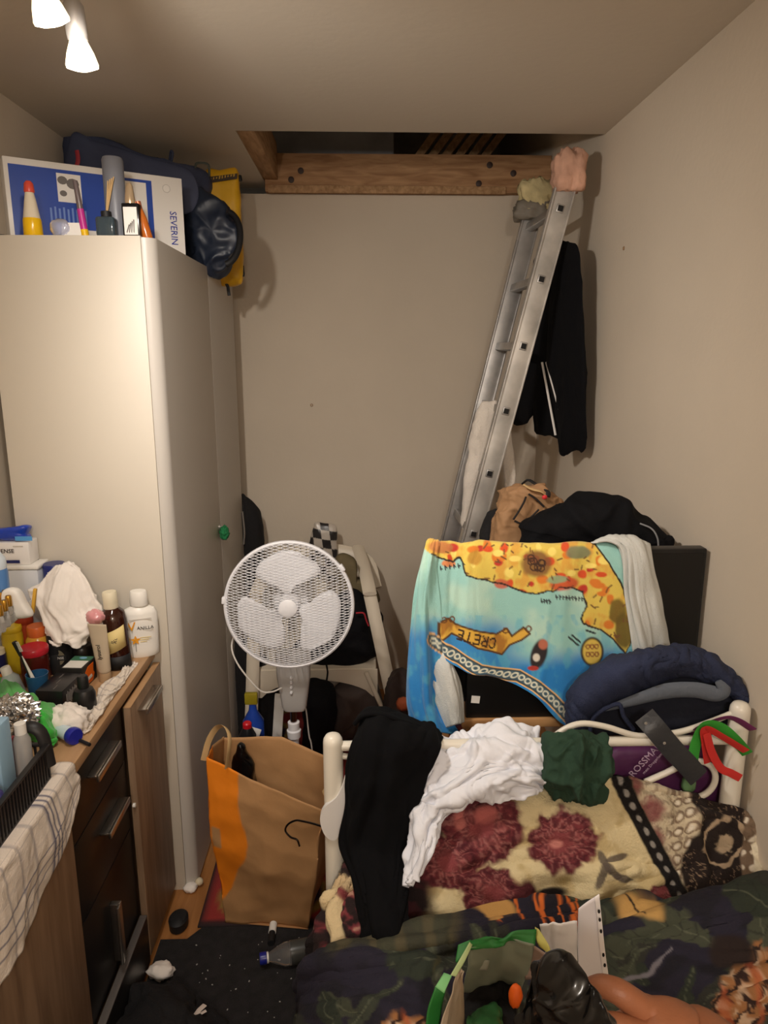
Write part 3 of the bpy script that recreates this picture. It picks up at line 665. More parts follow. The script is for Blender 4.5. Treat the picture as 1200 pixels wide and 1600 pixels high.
ol = [P(u, v, 1.905) for u, v in ((-16, 846), (-16, 832), (10, 830), (24, 828), (47, 826), (44, 838), (44, 846), (10, 848))]
zz = min(q[2] for q in ol)
for q in ol: q[2] += max(0, zt2 - zz) 
t_ = thing('wipes_pack', 'shiny blue wipes pack lying on the labelled white box', 'wipes pack', (a3[0] + .04, 1.80, zt2))
pillow('pack', ol, (0, -1, .2), .026, .026, M('blue_film', (28, 64, 176), .2, coat=.5), t_, wr=[('r', .004, 20, 4)], p=.35)
decal(rect(0, .0, .045, .012), T(P(24, 845, 1.878)) @ RX(PI / 2), M('film_cyan', (90, 160, 220), .3), t_, 'light_blue_panel')
# black craft knife leaning
a, b_ = P(54, 868, 1.93), P(80, 910, 1.915); 
t_ = thing('black_pen', 'slim black pen leaning with teal tip against the wardrobe', 'pen', st(76, 985))
b_ = b_ + (b_ - a) * ((b_[2] - ZS - .004) / (a[2] - b_[2])) * .5
mk('pen_body', tube(BM(), [a, a * .15 + b_ * .85], [.0045, .0055], 8), blackmat, t_); mk('pen_tip', tube(BM(), [a * .16 + b_ * .84, b_], [.004, .003], 8), M('teal', (80, 190, 180), .4), t_)
a4 = P(84, 880, 1.905)
t_ = bottle('navy_tin', 'navy blue tin with white letter behind the white tissue', 'tin', np.array([a4[0], 1.905, ZS]), [('tin', [(.028, 0), (.029, .003), (.029, a4[2] - ZS - .004), (.027, a4[2] - ZS)], M('navy_tin', (34, 42, 110), .3)), ])
text('B', .03, T(a4[0], 1.8745, a4[2] - .028) @ RX(PI / 2), whitep, t_)
# amber jar, red jar, yellow lid, red-lidded jar
def jar(name, label, u, vt, Y, r, bodym, lidm, lidh, cat='jar', rl=None):
    p = P(u, vt, Y); h = p[2] - ZS; rl = rl or r * .98
    return bottle(name, label, cat, np.array([p[0], Y, ZS]), [('jar', [(r * .9, 0), (r, .004), (r, h - lidh - .014), (rl * .93, h - lidh - .002)], bodym), ('lid', [(rl * .97, h - lidh - .003), (rl, h - lidh), (rl, h - .003), (rl * .94, h), (0, h + .0005)], lidm)])
jar('amber_jar', 'amber glass jar with orange lid behind the red lidded jar', 57, 977, 1.80, .030, M('amber_jar', (216, 156, 56), .2, trans=.2), M('orange_lid', (196, 96, 42), .3), .024, rl=.025)
jar('rust_jar', 'rust red jar tucked behind the amber jar under the clear tray', 36, 960, 1.838, .024, M('rust', (160, 60, 30), .3), M('rust_lid', (150, 52, 28), .3), .02)
jar('yellow_pot', 'small yellow pot left of the amber jar', 17, 978, 1.80, .026, M('yellow_pot', (206, 176, 40), .3), M('yellow_pot', (206, 176, 40), .3), .012, 'pot')
jar('red_lid_jar', 'dark jar with glossy red lid behind the blue cup', 52, 1010, 1.735, .034, M('dark_red_jar', (78, 26, 20), .2), M('red_lid', (186, 36, 50), .25), .015, rl=.0355)
p = st(73, 1056); o = mk('small_red_cap', lathe(BM(), [(.012, 0), (.013, .003), (.012, .02), (0, .021)], 16, T(p)), M('dull_red', (130, 50, 50), .4)); tag(o, 'small dull red cap between red lidded jar and black deodorant', 'cap')
# black deodorant stick with label
p = st(94, 1050); 
t_ = bottle('black_deodorant', 'black roll on deodorant with silver oval label', 'deodorant', np.array([p[0], p[1] + .01, ZS]), [('body', [(.031, 0), (.034, .005), (.034, .05), (.0325, .058)], blackmat, 1, .75), ('cap', [(.0335, .058), (.034, .061), (.031, .108), (.026, .114), (0, .1145)], M('cap_black', (26, 26, 28), .35), 1, .75)])
q = np.array([p[0], p[1] + .01, ZS]); m_ = T(q) @ RZ(.1) @ T(0, -.0262, .048) @ RX(PI / 2)
decal([(.020 * math.cos(t), .022 * math.sin(t)) for t in np.arange(24) * PI / 12], m_, M('label_silver', (150, 142, 120), .35, .5), t_, 'oval_label')
decal(rect(-.024, -.008, .024, .006), m_ @ T(0, 0, .001), blackmat, t_, 'label_band'); text('INTENSE', .0095, m_ @ T(0, -.001, .0022), M('label_text', (200, 196, 190), .4), t_)
p = st(126, 1042); bottle('black_jar', 'squat black jar half covered by the white tissue', 'jar', np.array([p[0], p[1] + .02, ZS]), [('jar', [(.027, 0), (.029, .004), (.028, .05), (.024, .056), (0, .057)], M('jar_black', (34, 28, 26), .3))])
# two black cartons
def carton(name, label, c, rz, L, Wd, Hh): 
    t = thing(name, label, 'box', c); m = T(c) @ RZ(rz); return t, m
c = np.array(st(132, 1095)); c[2] = ZS
A, Bq = st(100, 1112), st(160, 1052)
ang = math.atan2(Bq[1] - A[1], Bq[0] - A[0])
t_, m_ = carton('black_carton', 'long black carton with striped text beside the black pump bottle', np.array(A), ang, 0, 0, 0)
mk('carton_body', B1(.0, .10, 0, .065, 0, .052, .001, m_), M('carton_black', (26, 25, 27), .3), t_)
wm = m_ @ RX(PI / 2); pale = M('print_grey_light', (150, 146, 142), .5)
for k in range(9): decal(rect(.018 + k * .006, .008 + (k % 3) * .003, .020 + k * .006, .036 + (k % 2) * .004), wm, pale, t_, 'text_line')
for k in range(3): decal(rect(.01 + k * .03, .01, .03 + k * .03, .012), m_ @ T(0, .015 + .008 * k, .052), M('print_grey', (110, 104, 100), .5), t_, 'text_line')
A2 = np.array(A) + np.array([math.cos(ang), math.sin(ang), 0]) * .112
t_, m_ = carton('razor_carton', 'dark carton with green top and orange end panel beside beige tube', A2, ang, 0, 0, 0)
mk('carton_body', B1(.0, .075, .004, .06, 0, .058, .001, m_), M('carton_dark', (36, 34, 32), .35), t_)
decal(rect(.004, .008, .045, .056), m_ @ T(0, 0, .058), M('print_white', (224, 222, 214), .4), t_, 'white_panel'); decal(rect(.045, .006, .073, .058), m_ @ T(0, 0, .058), M('print_green', (60, 110, 84), .4), t_, 'green_panel'); decal([(.062 + .006 * math.cos(t), .03 + .01 * math.sin(t)) for t in np.arange(12) * PI / 6], m_ @ T(0, 0, .0587), M('print_sky', (120, 170, 205), .4), t_, 'blue_spot')
decal([(.012, .006), (.05, .004), (.062, .02), (.055, .028), (.06, .05), (.03, .05), (.014, .04)], m_ @ T(0, .004, 0) @ RX(PI / 2), M('print_bright_orange', (226, 104, 20), .4), t_, 'orange_panel'); decal([(.02, .014), (.048, .016), (.044, .024), (.024, .022)], m_ @ T(0, .004, 0) @ RX(PI / 2) @ T(0, 0, .0009), M('print_white', (224, 222, 214), .4), t_, 'white_mark')
# pump bottle
p = st(134, 1110)
bottle('black_pump_bottle', 'matte black bottle with narrow cap standing near worktop edge', 'bottle', np.array(p), [('bottle', [(.023, 0), (.026, .004), (.026, .044), (.021, .056), (.012, .060), (.011, .062)], M('bottle_black', (28, 27, 28), .4)), ('cap', [(.0125, .060), (.013, .062), (.0125, .085), (.010, .090), (0, .0905)], M('cap_ribbed_black', (22, 22, 23), .5))])
# blue cup with toothbrush
p = np.array(st(62, 1092)); 
cupm = M('blue_cup', (50, 104, 150), .25, trans=.3)
t_ = thing('blue_cup', 'translucent blue cup holding the toothbrush', 'cup', p)
mk('cup', lathe(BM(), [(0, 0), (.020, 0), (.021, .003), (.026, .066), (.0265, .068), (.0245, .068), (.020, .004), (0, .004)], 28, T(p)), cupm, t_)
a, b_ = p + [.002, 0, .008], P(22, 1003, p[1] - .02)
tb = thing('toothbrush', 'black and white toothbrush leaning out of the blue cup', 'toothbrush', p + [0, 0, .006])
mid = a * .62 + b_ * .38; mid2 = a * .25 + b_ * .75
mk('handle', tube(BM(), spline([a, mid, mid2], 10), [.0035, .005, .0055, .0055, .0055, .005, .0045, .004, .0035, .003], 8), blackmat, tb)
mk('white_grip', tube(BM(), spline([a * .9 + b_ * .1 + [.004, -.003, 0], mid + [.005, -.003, 0], mid2 + [.004, -.002, 0]], 10), [.001, .002, .003, .004, .0045, .004, .003, .0025, .002, .001], 8), whitep, tb)
mk('brush_head', tube(BM(), [mid2, b_], [.004, .006], 8), blackmat, tb)
bm = BM(); dd = (b_ - mid2); 
for k in range(8): 
    q = mid2 + dd * (.3 + .09 * k); tube(bm, [q, q + np.array([.012, -.006, .004])], .0016, 5)
mk('bristles', bm, whitep, tb)
# small white bottle, navy tube, amber bottle at left
p = np.array(st(26, 1085)); 
t_ = thing('tilted_white_bottle', 'pale grey bottle with white cap tilting behind green cloth', 'bottle', p)
mm = T(p) @ RY(math.radians(-16))
mk('bottle', lathe(BM(), [(.022, 0), (.023, .004), (.022, .045), (.012, .058)], 24, mm), M('bottle_grey', (176, 188, 190), .3), t_); mk('cap', lathe(BM(), [(.0125, .057), (.012, .075), (.010, .078), (0, .0785)], 18, mm), whitep, t_)
p = np.array(st(2, 1060)); t_ = bottle('navy_tube', 'navy tube with orange foot and cream cap at left edge', 'tube', p, [('tube', [(.019, .02), (.02, .022), (.018, .07)], M('navy_tube', (40, 40, 84), .3)), ('foot', [(.0195, 0), (.020, .002), (.0197, .021)], M('orange_foot', (222, 120, 40), .35)), ('cap', [(.017, .07), (.016, .084), (0, .085)], M('cream_cap', (228, 218, 190), .4))])
p = np.array(st(18, 1052)); bottle('pink_clear_bottle', 'clear bottle with pale orange liquid right of navy tube', 'bottle', p, [('bottle', [(.013, 0), (.014, .003), (.014, .06), (.008, .07)], M('peach_clear', (226, 180, 140), .12, trans=.5)), ('cap', [(.0085, .069), (.008, .082), (0, .083)], gold)])
# clear organiser tray with gold capped vials and a deodorant stick
trz = .905; trc = P(10, 985, 1.50)
t_ = thing('clear_tray', 'clear acrylic tray raised over the jars at left edge', 'tray', (P(5, 985, 1.5)[0], 1.5, ZS))
ct = M('acrylic', (225, 222, 215), .12, alpha=.55)
A = P(0, 992, 1.44); Bq = P(52, 948, 1.62); z0 = A[2] - .005
xr = Bq[0]; mk('tray_floor', B1(XL + .01, xr, 1.42, 1.62, z0, z0 + .004, .001), ct, t_)
mk('tray_rim', B1(xr - .003, xr, 1.42, 1.62, z0, z0 + .02, .001), ct, t_); mk('tray_rim', B1(XL + .01, xr, 1.42, 1.423, z0, z0 + .016, .001), ct, t_)
for x in (XL + .04, xr - .16):
    for y in (1.43, 1.61): mk('tray_leg', B1(x - .003, x + .003, y - .003, y + .003, ZS, z0), ct, t_)
zt = z0 + .004; proto = None
for k, (u, v, Y) in enumerate(((2, 975, 1.46), (10, 972, 1.49), (17, 968, 1.52), (-6, 978, 1.44), (4, 964, 1.54), (12, 960, 1.56))):
    p = P(u, v, Y); p[2] = zt
    if proto is None:
        proto = thing('gold_capped_vial', 'clear glass vial with gold cap standing on the clear tray', 'vial', p, 'gold capped vials on the tray')
        mk('vial', lathe(BM(), [(.0075, 0), (.008, .002), (.008, .034), (.006, .038)], 16, T(p)), clearm, proto); mk('cap', lathe(BM(), [(.0066, .036), (.007, .038), (.0065, .058), (.005, .061), (0, .0615)], 14, T(p)), gold, proto); kids = list(proto.children)
    else:
        r = proto.copy(); C.objects.link(r); r.location = p
        for ch in kids: c2 = ch.copy(); C.objects.link(c2); c2.parent = r
p = P(-3, 905, 1.55); ht = P(-3, 868, 1.55)[2] - zt
bottle('light_blue_jar', 'blue jar with white domed lid at the left edge by white boxes', 'jar', np.array([p[0] - .014, 1.575, zt]), [('jar', [(.022, 0), (.023, .004), (.023, ht * .68), (.021, ht * .74)], M('jar_blue', (86, 132, 192), .25)), ('lid', [(.0212, ht * .74), (.022, ht * .76), (.021, ht * .9), (.013, ht * .99), (0, ht)], M('lid_iceblue', (214, 226, 238), .3))])
p = P(26, 962, 1.55); p[2] = zt
t_ = thing('white_deodorant', 'white deodorant stick with rounded top on the clear tray', 'deodorant', p)
ol = [np.array(p) + [x, 0, z] for x, z in ((-.026, .0), (-.030, .04), (-.022, .062), (-.004, .070), (.014, .062), (.024, .035), (.034, .0))]
pillow('stick', ol, (0, -1, .15), .016, .016, whitep, t_, p=.3)
q = P(37, 925, 1.60); mk('yellow_stripe', B1(-.004, .004, -.004, .004, 0, .06, .002, T(p) @ T(.026, .022, 0) @ RY(.2)), M('ochre', (206, 160, 60), .4), t_)
# green cloth, foil, basket
gc = M('green_microfibre', (66, 190, 70), .95, bump=(350, .35), sheen=.3)
g = [[PZ(u, v, ZS + z) for u, v, z in r] for r in (
 [(-10, 1055, .012), (15, 1062, .03), (40, 1080, .05), (60, 1095, .05), (84, 1104, .02)],
 [(-10, 1070, .05), (20, 1085, .07), (45, 1098, .075), (68, 1108, .07), (90, 1116, .03)],
 [(-10, 1090, .06), (25, 1110, .075), (52, 1118, .065), (72, 1125, .055), (91, 1128, .02)],
 [(0, 1125, .05), (30, 1130, .05), (56, 1138, .045), (75, 1145, .035), (88, 1150, .012)],
 [(10, 1150, .01), (36, 1150, .01), (58, 1158, .01), (72, 1164, .01), (84, 1166, .005)])]
o = sheet('green_cloth', g, 50, 60, gc, folds=[('f', .006, 1.6, 2.0, 6), ('n', .008, 3, 3, 2)], thick=.006); tag(o, 'bright green microfibre cloth crumpled behind the black basket', 'cloth')
foil = M('foil', (205, 205, 205), .22, 1)
pf = PZ(18, 1118, ZS + .075)
o = crumple('foil_packet', np.array(pf), (.048, .042, .034), foil, seed=3, amp=.55, fr=4.5, n=60, smooth=False); tag(o, 'crumpled silver foil packet on the green cloth', 'foil')
# basket
bk = M('basket_plastic', (30, 28, 29), .45)
bc = thing('black_basket', 'black slotted plastic basket with raised handle on the sideboard', 'basket', (-.74, .95, ZS))
def S2(u, v, x): return PX(u, v, x)
x0b, x1b, y0b, y1b = -.93, -.622, .70, 1.285
zb = ZS + .088
bm = BM()
mk('basket_floor', B1(x0b, x1b, y0b, y1b, ZS + .001, ZS + .005, .001), bk, bc)
def wall_slots(ax, c0, a0, a1, nm):
    bm = BM()
    if ax == 'x':
        box(bm, c0 - .002, c0 + .002, a0, a1, ZS + .001, ZS + .016, .001); box(bm, c0 - .004, c0 + .008, a0, a1, zb - .006, zb, .002); mk(nm, bm, bk, bc)
        n = int((a1 - a0) / .011)
        bm = BM()
        for k in range(n + 1):
            y = a0 + (a1 - a0) * k / n; box(bm, c0 - .0018, c0 + .0018, y - .0022, y + .0022, ZS + .012, zb - .004)
    else:
        box(bm, a0, a1, c0 - .002, c0 + .002, ZS + .001, ZS + .016, .001); box(bm, a0, a1, c0 - .004, c0 + .006, zb - .006, zb, .002); mk(nm, bm, bk, bc)
        n = int((a1 - a0) / .011); bm = BM()
        for k in range(n + 1):
            x = a0 + (a1 - a0) * k / n; box(bm, x - .0022, x + .0022, c0 - .0018, c0 + .0018, ZS + .012, zb - .004)
    mk('basket_bars', bm, bk, bc, kind='stuff')
wall_slots('x', x1b, y0b, y1b, 'basket_side'); wall_slots('x', x0b, y0b, y1b, 'basket_side'); wall_slots('y', y1b, x0b, x1b, 'basket_end'); wall_slots('y', y0b, x0b, x1b, 'basket_end')
pts = spline([(x1b - .062, y1b, zb - .02), (x1b - .058, y1b + .002, zb + .016), (x1b - .034, y1b + .004, zb + .034), (x1b - .008, y1b + .004, zb + .018), (x1b + .003, y1b, zb - .05)], 20)
mk('handle', tube(BM(), pts, .011, 8, flat=(.5, 1.1), up=(0, 0, 1)), bk, bc)
# contents
pc = P(34, 1130, 1.255); hb = pc[2] - ZS - .006; p = np.array([min(pc[0] - .004, -.645), 1.255, ZS + .006])
bottle('clear_dropper', 'small clear bottle with white cap inside the black basket', 'bottle', p, [('bottle', [(.015, 0), (.016, .003), (.016, hb - .035), (.010, hb - .02)], M('frosted_clear', (206, 204, 202), .15, trans=.5)), ('cap', [(.0105, hb - .021), (.0105, hb), (0, hb + .0005)], whitep)])
pr = P(15, 1118, 1.225); xb = min(pr[0], -.634)
o = mk('pale_blue_box', B1(xb - .075, xb, 1.175, 1.225, ZS + .006, pr[2], .004), M('box_paleblue', (150, 186, 212), .4)); tag(o, 'pale blue box standing in the black basket at left edge', 'box')
o = mk('maroon_box', B1(-.725, -.672, 1.24, 1.272, ZS + .006, ZS + .115, .003), M('box_maroon', (128, 24, 40), .4)); tag(o, 'small maroon box inside the basket beside the clear bottle', 'box')
o = crumple('pink_tissue_pack', np.array([-.80, 1.235, ZS + .066]), (.06, .03, .055), M('pale_pink', (224, 200, 200), .6), seed=9, n=30, amp=.3); tag(o, 'pale pink tissue pack stuffed in the back of the basket', 'tissue pack')
o = crumple('violet_wrapper', np.array([-.650, 1.12, ZS + .052]), (.022, .03, .045), M('violet_film', (88, 84, 150), .3), seed=2, n=30); tag(o, 'violet wrapper in the black basket in front of the pale blue box', 'wrapper')
# tissue by the pump bottle, blue capped tube, crumpled paper along the edge
o = crumple('crumpled_tissue', np.array(PZ(107, 1124, ZS + .026)), (.036, .034, .028), cw, seed=14, amp=.6, fr=2.4, n=44); tag(o, 'crumpled white tissue before the black pump bottle', 'tissue')
p = np.array(st(110, 1172)); p = np.array([-.655, 1.36, ZS]); q = np.array(st(112, 1160)) 
t_ = thing('blue_capped_tube', 'white tube with round blue cap lying near the worktop edge', 'tube', q)
ax = np.array([.068, -.045, 0.]); ax /= np.linalg.norm(ax); c0 = q + [0, 0, .0185]
mk('cap', tube(BM(), [c0 + ax * .0, c0 + ax * .004, c0 + ax * .014, c0 + ax * .018], [.0175, .019, .019, .017], 24), M('cap_blue', (34, 40, 150), .3), t_)
mk('tube_body', tube(BM(), [c0, c0 - ax * .03, c0 - ax * .07], [.016, .015, .013], 20), M('tube_iceblue', (205, 220, 230), .3), t_)
a = q + [-.015, .02, .006]; o = mk('black_eyeliner', tube(BM(), [a, a + ax * .075 + [.0, -.0, 0]], [.004, .004], 8), blackmat); tag(o, 'thin black pencil beside the tube with blue cap', 'pencil')
prm = M('paper_grey', (226, 214, 200), .9, bump=(30, .2))
g = [[st(u, v, ZS + z) for u, v, z in r] for r in ([(196, 1036, .004), (206, 1034, .003), (216, 1036, .003)], [(186, 1052, .012), (198, 1046, .008), (208, 1046, .003)], [(160, 1070, .012), (178, 1074, .016), (194, 1066, .003)], [(148, 1092, .014), (163, 1094, .016), (178, 1088, .003)], [(138, 1116, .008), (150, 1122, .012), (160, 1116, .003)], [(115, 1140, .004), (130, 1146, .006), (142, 1140, .003)])]
def lines(s, t):
    c = np.tile(lin((228, 216, 202)), (len(s), 1)); x = (s * 3) % 1; y = (t * 12) % 1; w = np.maximum(sm(.06, .02, np.abs(x - .5)), sm(.08, .03, np.abs(y - .5))); return mixc(c, (150, 140, 140), w * .7)
o = sheet('paper_napkin_strip', g, 90, 30, M('napkin', attr=True, rough=.9), folds=[('f', .005, 2, 5, 3), ('n', .004, 3, 8, 4)], paint=lines, thick=.0015); tag(o, 'crumpled checked paper napkin along the front edge of the worktop', 'napkin')
# checked tea towel hanging over the front edge
def tea(s, t):
    c = np.tile(lin((232, 220, 208)), (len(s), 1))
    w = np.zeros_like(s)
    for q in (.12, .27, .42, .57, .72, .80, .86, .92): w = np.maximum(w, sm(.006, .002, np.abs(s - q)) * (.9 if q > .75 else .45))
    for q in np.arange(.04, 1, .075): w = np.maximum(w, sm(.006, .002, np.abs(t - q)) * .5)
    for q in (.80, .82, .84): w = np.maximum(w, sm(.005, .002, np.abs(t - q)))
    c = mixc(c, (96, 96, 120), w); q = st3(s, t, 5, 9, 4); return mixc(c, (150, 138, 122), sm(.15, .6, fbm(q, 3)) * .45 * sm(.45, .7, s))
tz = ZS + .004
def R_(Y, ov, xin=-.64): return [(xin + .022, Y - .02, tz + .002), (-.632, Y, tz + .006), (-.604, Y + .005, tz + .004), (-.598, Y + .008, tz - .012), (-.594, Y + .005, ZS - ov * .5), (-.596, Y, ZS - ov)]
g = [R_(.50, .16), R_(.66, .165), R_(.82, .17), R_(.98, .165), R_(1.10, .155), R_(1.22, .12), R_(1.34, .05, -.66)]
o = sheet('tea_towel', g, 150, 110, M('tea_towel', attr=True, rough=.95, bump=(300, .3)), folds=[('n', .008, 2, 5, 3, lambda s, t: sm(.3, .8, s)), ('r', .006, 3, 9, 6, lambda s, t: sm(.4, .8, s))], paint=tea, thick=.003); tag(o, 'white checked tea towel draped over the front edge of sideboard', 'tea towel')
# ================================================================== pedestal fan
fanw = M('fan_white', (232, 232, 236), .4); fang = M('fan_grey', (188, 186, 184), .42)
YFN = 2.12
Cf = P(452, 945, YFN); RF = 101.5 * mpp(Cf)
fan = thing('pedestal_fan', 'white pedestal fan with round mesh grille standing before the white plastic chair', 'fan', (Cf[0], YFN + .09, 0))
mf = basis(Cf, (1, 0, 0), (0, .10, 1))
def torus(R, r, mtx, n=64, k=8, sx=1):
    bm = BM(); rings = []
    for i in range(n):
        a = 2 * PI * i / n; rings.append([bm.verts.new(mtx @ Vector((math.cos(a) * (R + r * math.cos(b)), math.sin(a) * (R + r * math.cos(b)), sx * r * math.sin(b)))) for b in np.arange(k) * 2 * PI / k])
    for i in range(n):
        for j in range(k): bm.faces.new((rings[i][j], rings[(i + 1) % n][j], rings[(i + 1) % n][(j + 1) % k], rings[i][(j + 1) % k]))
    return bm
mk('grille_rim', torus(RF - .005, .0065, mf, sx=1.6), fanw, fan)
def dome(x, y, sgn=1, h=.042): r2 = (x * x + y * y) / (RF * RF); return sgn * h * (1 - r2 ** 1.6) 
bm = BM()
for ang in (math.radians(17), math.radians(-13)):
    ca, sa = math.cos(ang), math.sin(ang)
    for d in np.arange(-RF + .006, RF - .005, .0084):
        hl = math.sqrt(max(RF * RF - d * d, 0)) - .004
        if hl < .01: continue
        n = max(4, int(hl / .012)); pts = []
        for t in np.linspace(-hl, hl, n): x, y = ca * t - sa * d, sa * t + ca * d; pts.append(mf @ Vector((x, y, dome(x, y) + .004)))
        tube(bm, pts, .00092, 4, cap=False, up=(0, -1, .1))
mk('front_grille', bm, fanw, fan, kind='stuff')
bm = BM()
for k in range(60):
    a = 2 * PI * k / 60; pts = []
    for r in np.linspace(.05, RF - .004, 7): x, y = r * math.cos(a + r * 1.2), r * math.sin(a + r * 1.2); pts.append(mf @ Vector((x, y, -.004 - .05 * (1 - (r / RF) ** 3))))
    tube(bm, pts, .0014, 4, cap=False)
mk('rear_grille', bm, fang, fan, kind='stuff')
for k, th in enumerate((100, 222, 338)):
    a0 = math.radians(th); V = []; nr, nc = 14, 12
    for i in range(nr):
        r = .035 + (RF * .84 - .035) * i / (nr - 1); q = i / (nr - 1); w = (.40 + .46 * math.sin(min(q * 1.35, 1) * PI / 2)) * math.sqrt(max(0, 1 - max(0, (q - .72) / .285) ** 2.2))
        for j in range(nc):
            s = (j / (nc - 1) - .5) * 2; a = a0 + s * w * .95 * (1.0 if q > .3 else .8) - .18 * q
            V.append(tuple(mf @ Vector((r * math.cos(a), r * math.sin(a), -.006 - .017 * s * (.5 + q * .3)))))
    arr('blade', np.array(V), gridf(nr, nc), fanw, fan, thick=.0025, off=0)
mk('hub', lathe(BM(), [(.034, -.03), (.034, -.006), (.028, .002), (0, .004)], 28, mf), fanw, fan)
bm = lathe(BM(), [(0, .040), (.022, .040), (.028, .043), (.028, .048), (.022, .051), (0, .052)], 28, mf); mk('grille_badge', bm, fanw, fan)
mk('motor_housing', lathe(BM(), [(.055, -.055), (.062, -.07), (.06, -.13), (.04, -.16), (0, -.165)], 28, mf), fanw, fan)
for a in (35, 175): mk('rim_clip', B1(-.006, .006, -.011, .011, -.012, .012, .003, mf @ Matrix.Rotation(math.radians(a), 4, 'Z') @ T(RF, 0, 0)), fanw, fan)
xs = P(459, 1080, YFN + .07)[0]; ys = YFN + .085
zt_, zb_ = P(460, 1040, ys)[2] + .05, P(460, 1108, ys)[2]
V = []
m4 = mpp(P(460, 1080, ys))
bm = BM(); rows = []
for z, hw, hd in ((zt_, 27 * m4, .03), (zt_ * .6 + zb_ * .4, 26 * m4, .03), (zb_ + .012, 19 * m4, .025), (zb_, 16 * m4, .02)):
    rows.append([bm.verts.new((xs + hw * math.copysign(abs(math.cos(t)) ** .5, math.cos(t)), ys + hd * math.copysign(abs(math.sin(t)) ** .5, math.sin(t)), z)) for t in np.arange(24) * PI / 12])
for a, b_ in zip(rows, rows[1:]):
    for k in range(24): bm.faces.new((a[k], a[(k + 1) % 24], b_[(k + 1) % 24], b_[k]))
bm.faces.new(rows[0]); bm.faces.new(rows[-1][::-1])
cbx = mk('control_box', bm, fang, fan)
for v in (1059, 1066, 1074, 1082): p = P(455, v, ys - .031); mk('button', lathe(BM(), [(.0048, -.004), (.0048, .003), (.004, .005), (0, .0055)], 12, T(p) @ RX(PI / 2)), fanw, cbx)
mk('pole', lathe(BM(), [(.0115, .06), (.0115, zb_ + .01)], 16, T(xs - .005, ys, 0)), M('chrome_pole', (150, 140, 140), .15, 1), fan)
zc1 = P(450, 1128, ys)[2]
mk('lower_pole', lathe(BM(), [(.016, .03), (.016, zc1 - .06), (.022, zc1 - .055), (.024, zc1 - .03), (.019, zc1 - .026), (.020, zc1), (.014, zc1 + .002)], 20, T(xs - .005, ys, 0)), fanw, fan)
mk('base', lathe(BM(), [(.155, 0), (.16, .006), (.12, .03), (.03, .05), (.02, .055)], 32, T(xs - .005, ys + .03, .006)), fanw, fan)
for k in range(0): pass
cab = spline([P(u, v, Y) for u, v, Y in ((366, 990, 2.2), (362, 1012, 2.17), (370, 1035, 2.15), (388, 1060, 2.14), (408, 1080, 2.14), (425, 1081, 2.15), (440, 1075, 2.17))], 30)
mk('power_cable', tube(BM(), cab, .0028, 8), M('cable_white', (214, 208, 200), .4), fan)
cab = spline([P(u, v, Y) for u, v, Y in ((483, 1045, 2.25), (475, 1062, 2.24), (474, 1085, 2.24), (479, 1115, 2.24), (483, 1150, 2.25), (488, 1175, 2.26), (500, 1300, 2.3))], 30); cab[:, 2] = np.maximum(cab[:, 2], .015)
o = mk('white_cable', tube(BM(), cab, .0026, 8), M('cable_white', (214, 208, 200), .4)); tag(o, 'thin white cable hanging down right of the fan pole', 'cable')

# ================================================================== white plastic chair and what is heaped on it
ch_m = M('chair_plastic', (226, 214, 194), .4)
ZSEAT = P(500, 1050, 2.7)[2]
chx0, chx1 = P(400, 1080, 2.7)[0], P(590, 1040, 2.7)[0]
chair = thing('plastic_chair', 'white plastic garden chair with arms standing against the back wall', 'chair', ((chx0 + chx1) / 2, 2.95, 0))
def strip(pts, w, t, name, mat=ch_m, up=(0, -1, 0)): return mk(name, tube(BM(), spline(pts, 24), 1.0, 8, flat=(t, w), up=up), mat, chair)
armR = P(578, 928, 2.72); footR = P(625, 1150, 2.66); footR = footR + (footR - armR) * (footR[2] / (armR[2] - footR[2]))
armL = armR.copy(); armL[0] = chx0 + .01; footL = footR.copy(); footL[0] = chx0 - .03
mid = (armR * .45 + footR * .55)
strip([armR + [0, .02, -.01], armR * .7 + footR * .3, mid, footR], .026, .012, 'front_leg')
strip([armL + [0, .02, -.01], armL * .7 + footL * .3, armL * .45 + footL * .55, footL], .026, .012, 'front_leg')
# inner web of the right leg, seen as the paler flange beside the groove
q0, q1 = P(572, 1050, 2.70), P(603, 1120, 2.68); strip([q0, (q0 + q1) / 2, q1, q1 + (q1 - q0)], .010, .008, 'leg_flange')
for sx_, a_ in ((1, armR), (-1, armL)):
    strip([a_ + [0, .0, .0], a_ + [-.012 * sx_, .12, .028], a_ + [-.03 * sx_, .30, .05], a_ + [-.05 * sx_, .46, .07]], .028, .010, 'armrest', up=(0, 0, 1))
    strip([(a_[0] - .03 * sx_, 3.13, ZSEAT), (a_[0] + .01 * sx_, 3.22, 0.005)], .022, .012, 'rear_leg')
bm = B1(chx0 + .005, chx1 - .005, 2.72, 3.14, ZSEAT - .015, ZSEAT + .005, .006); mk('seat', bm, ch_m, chair)
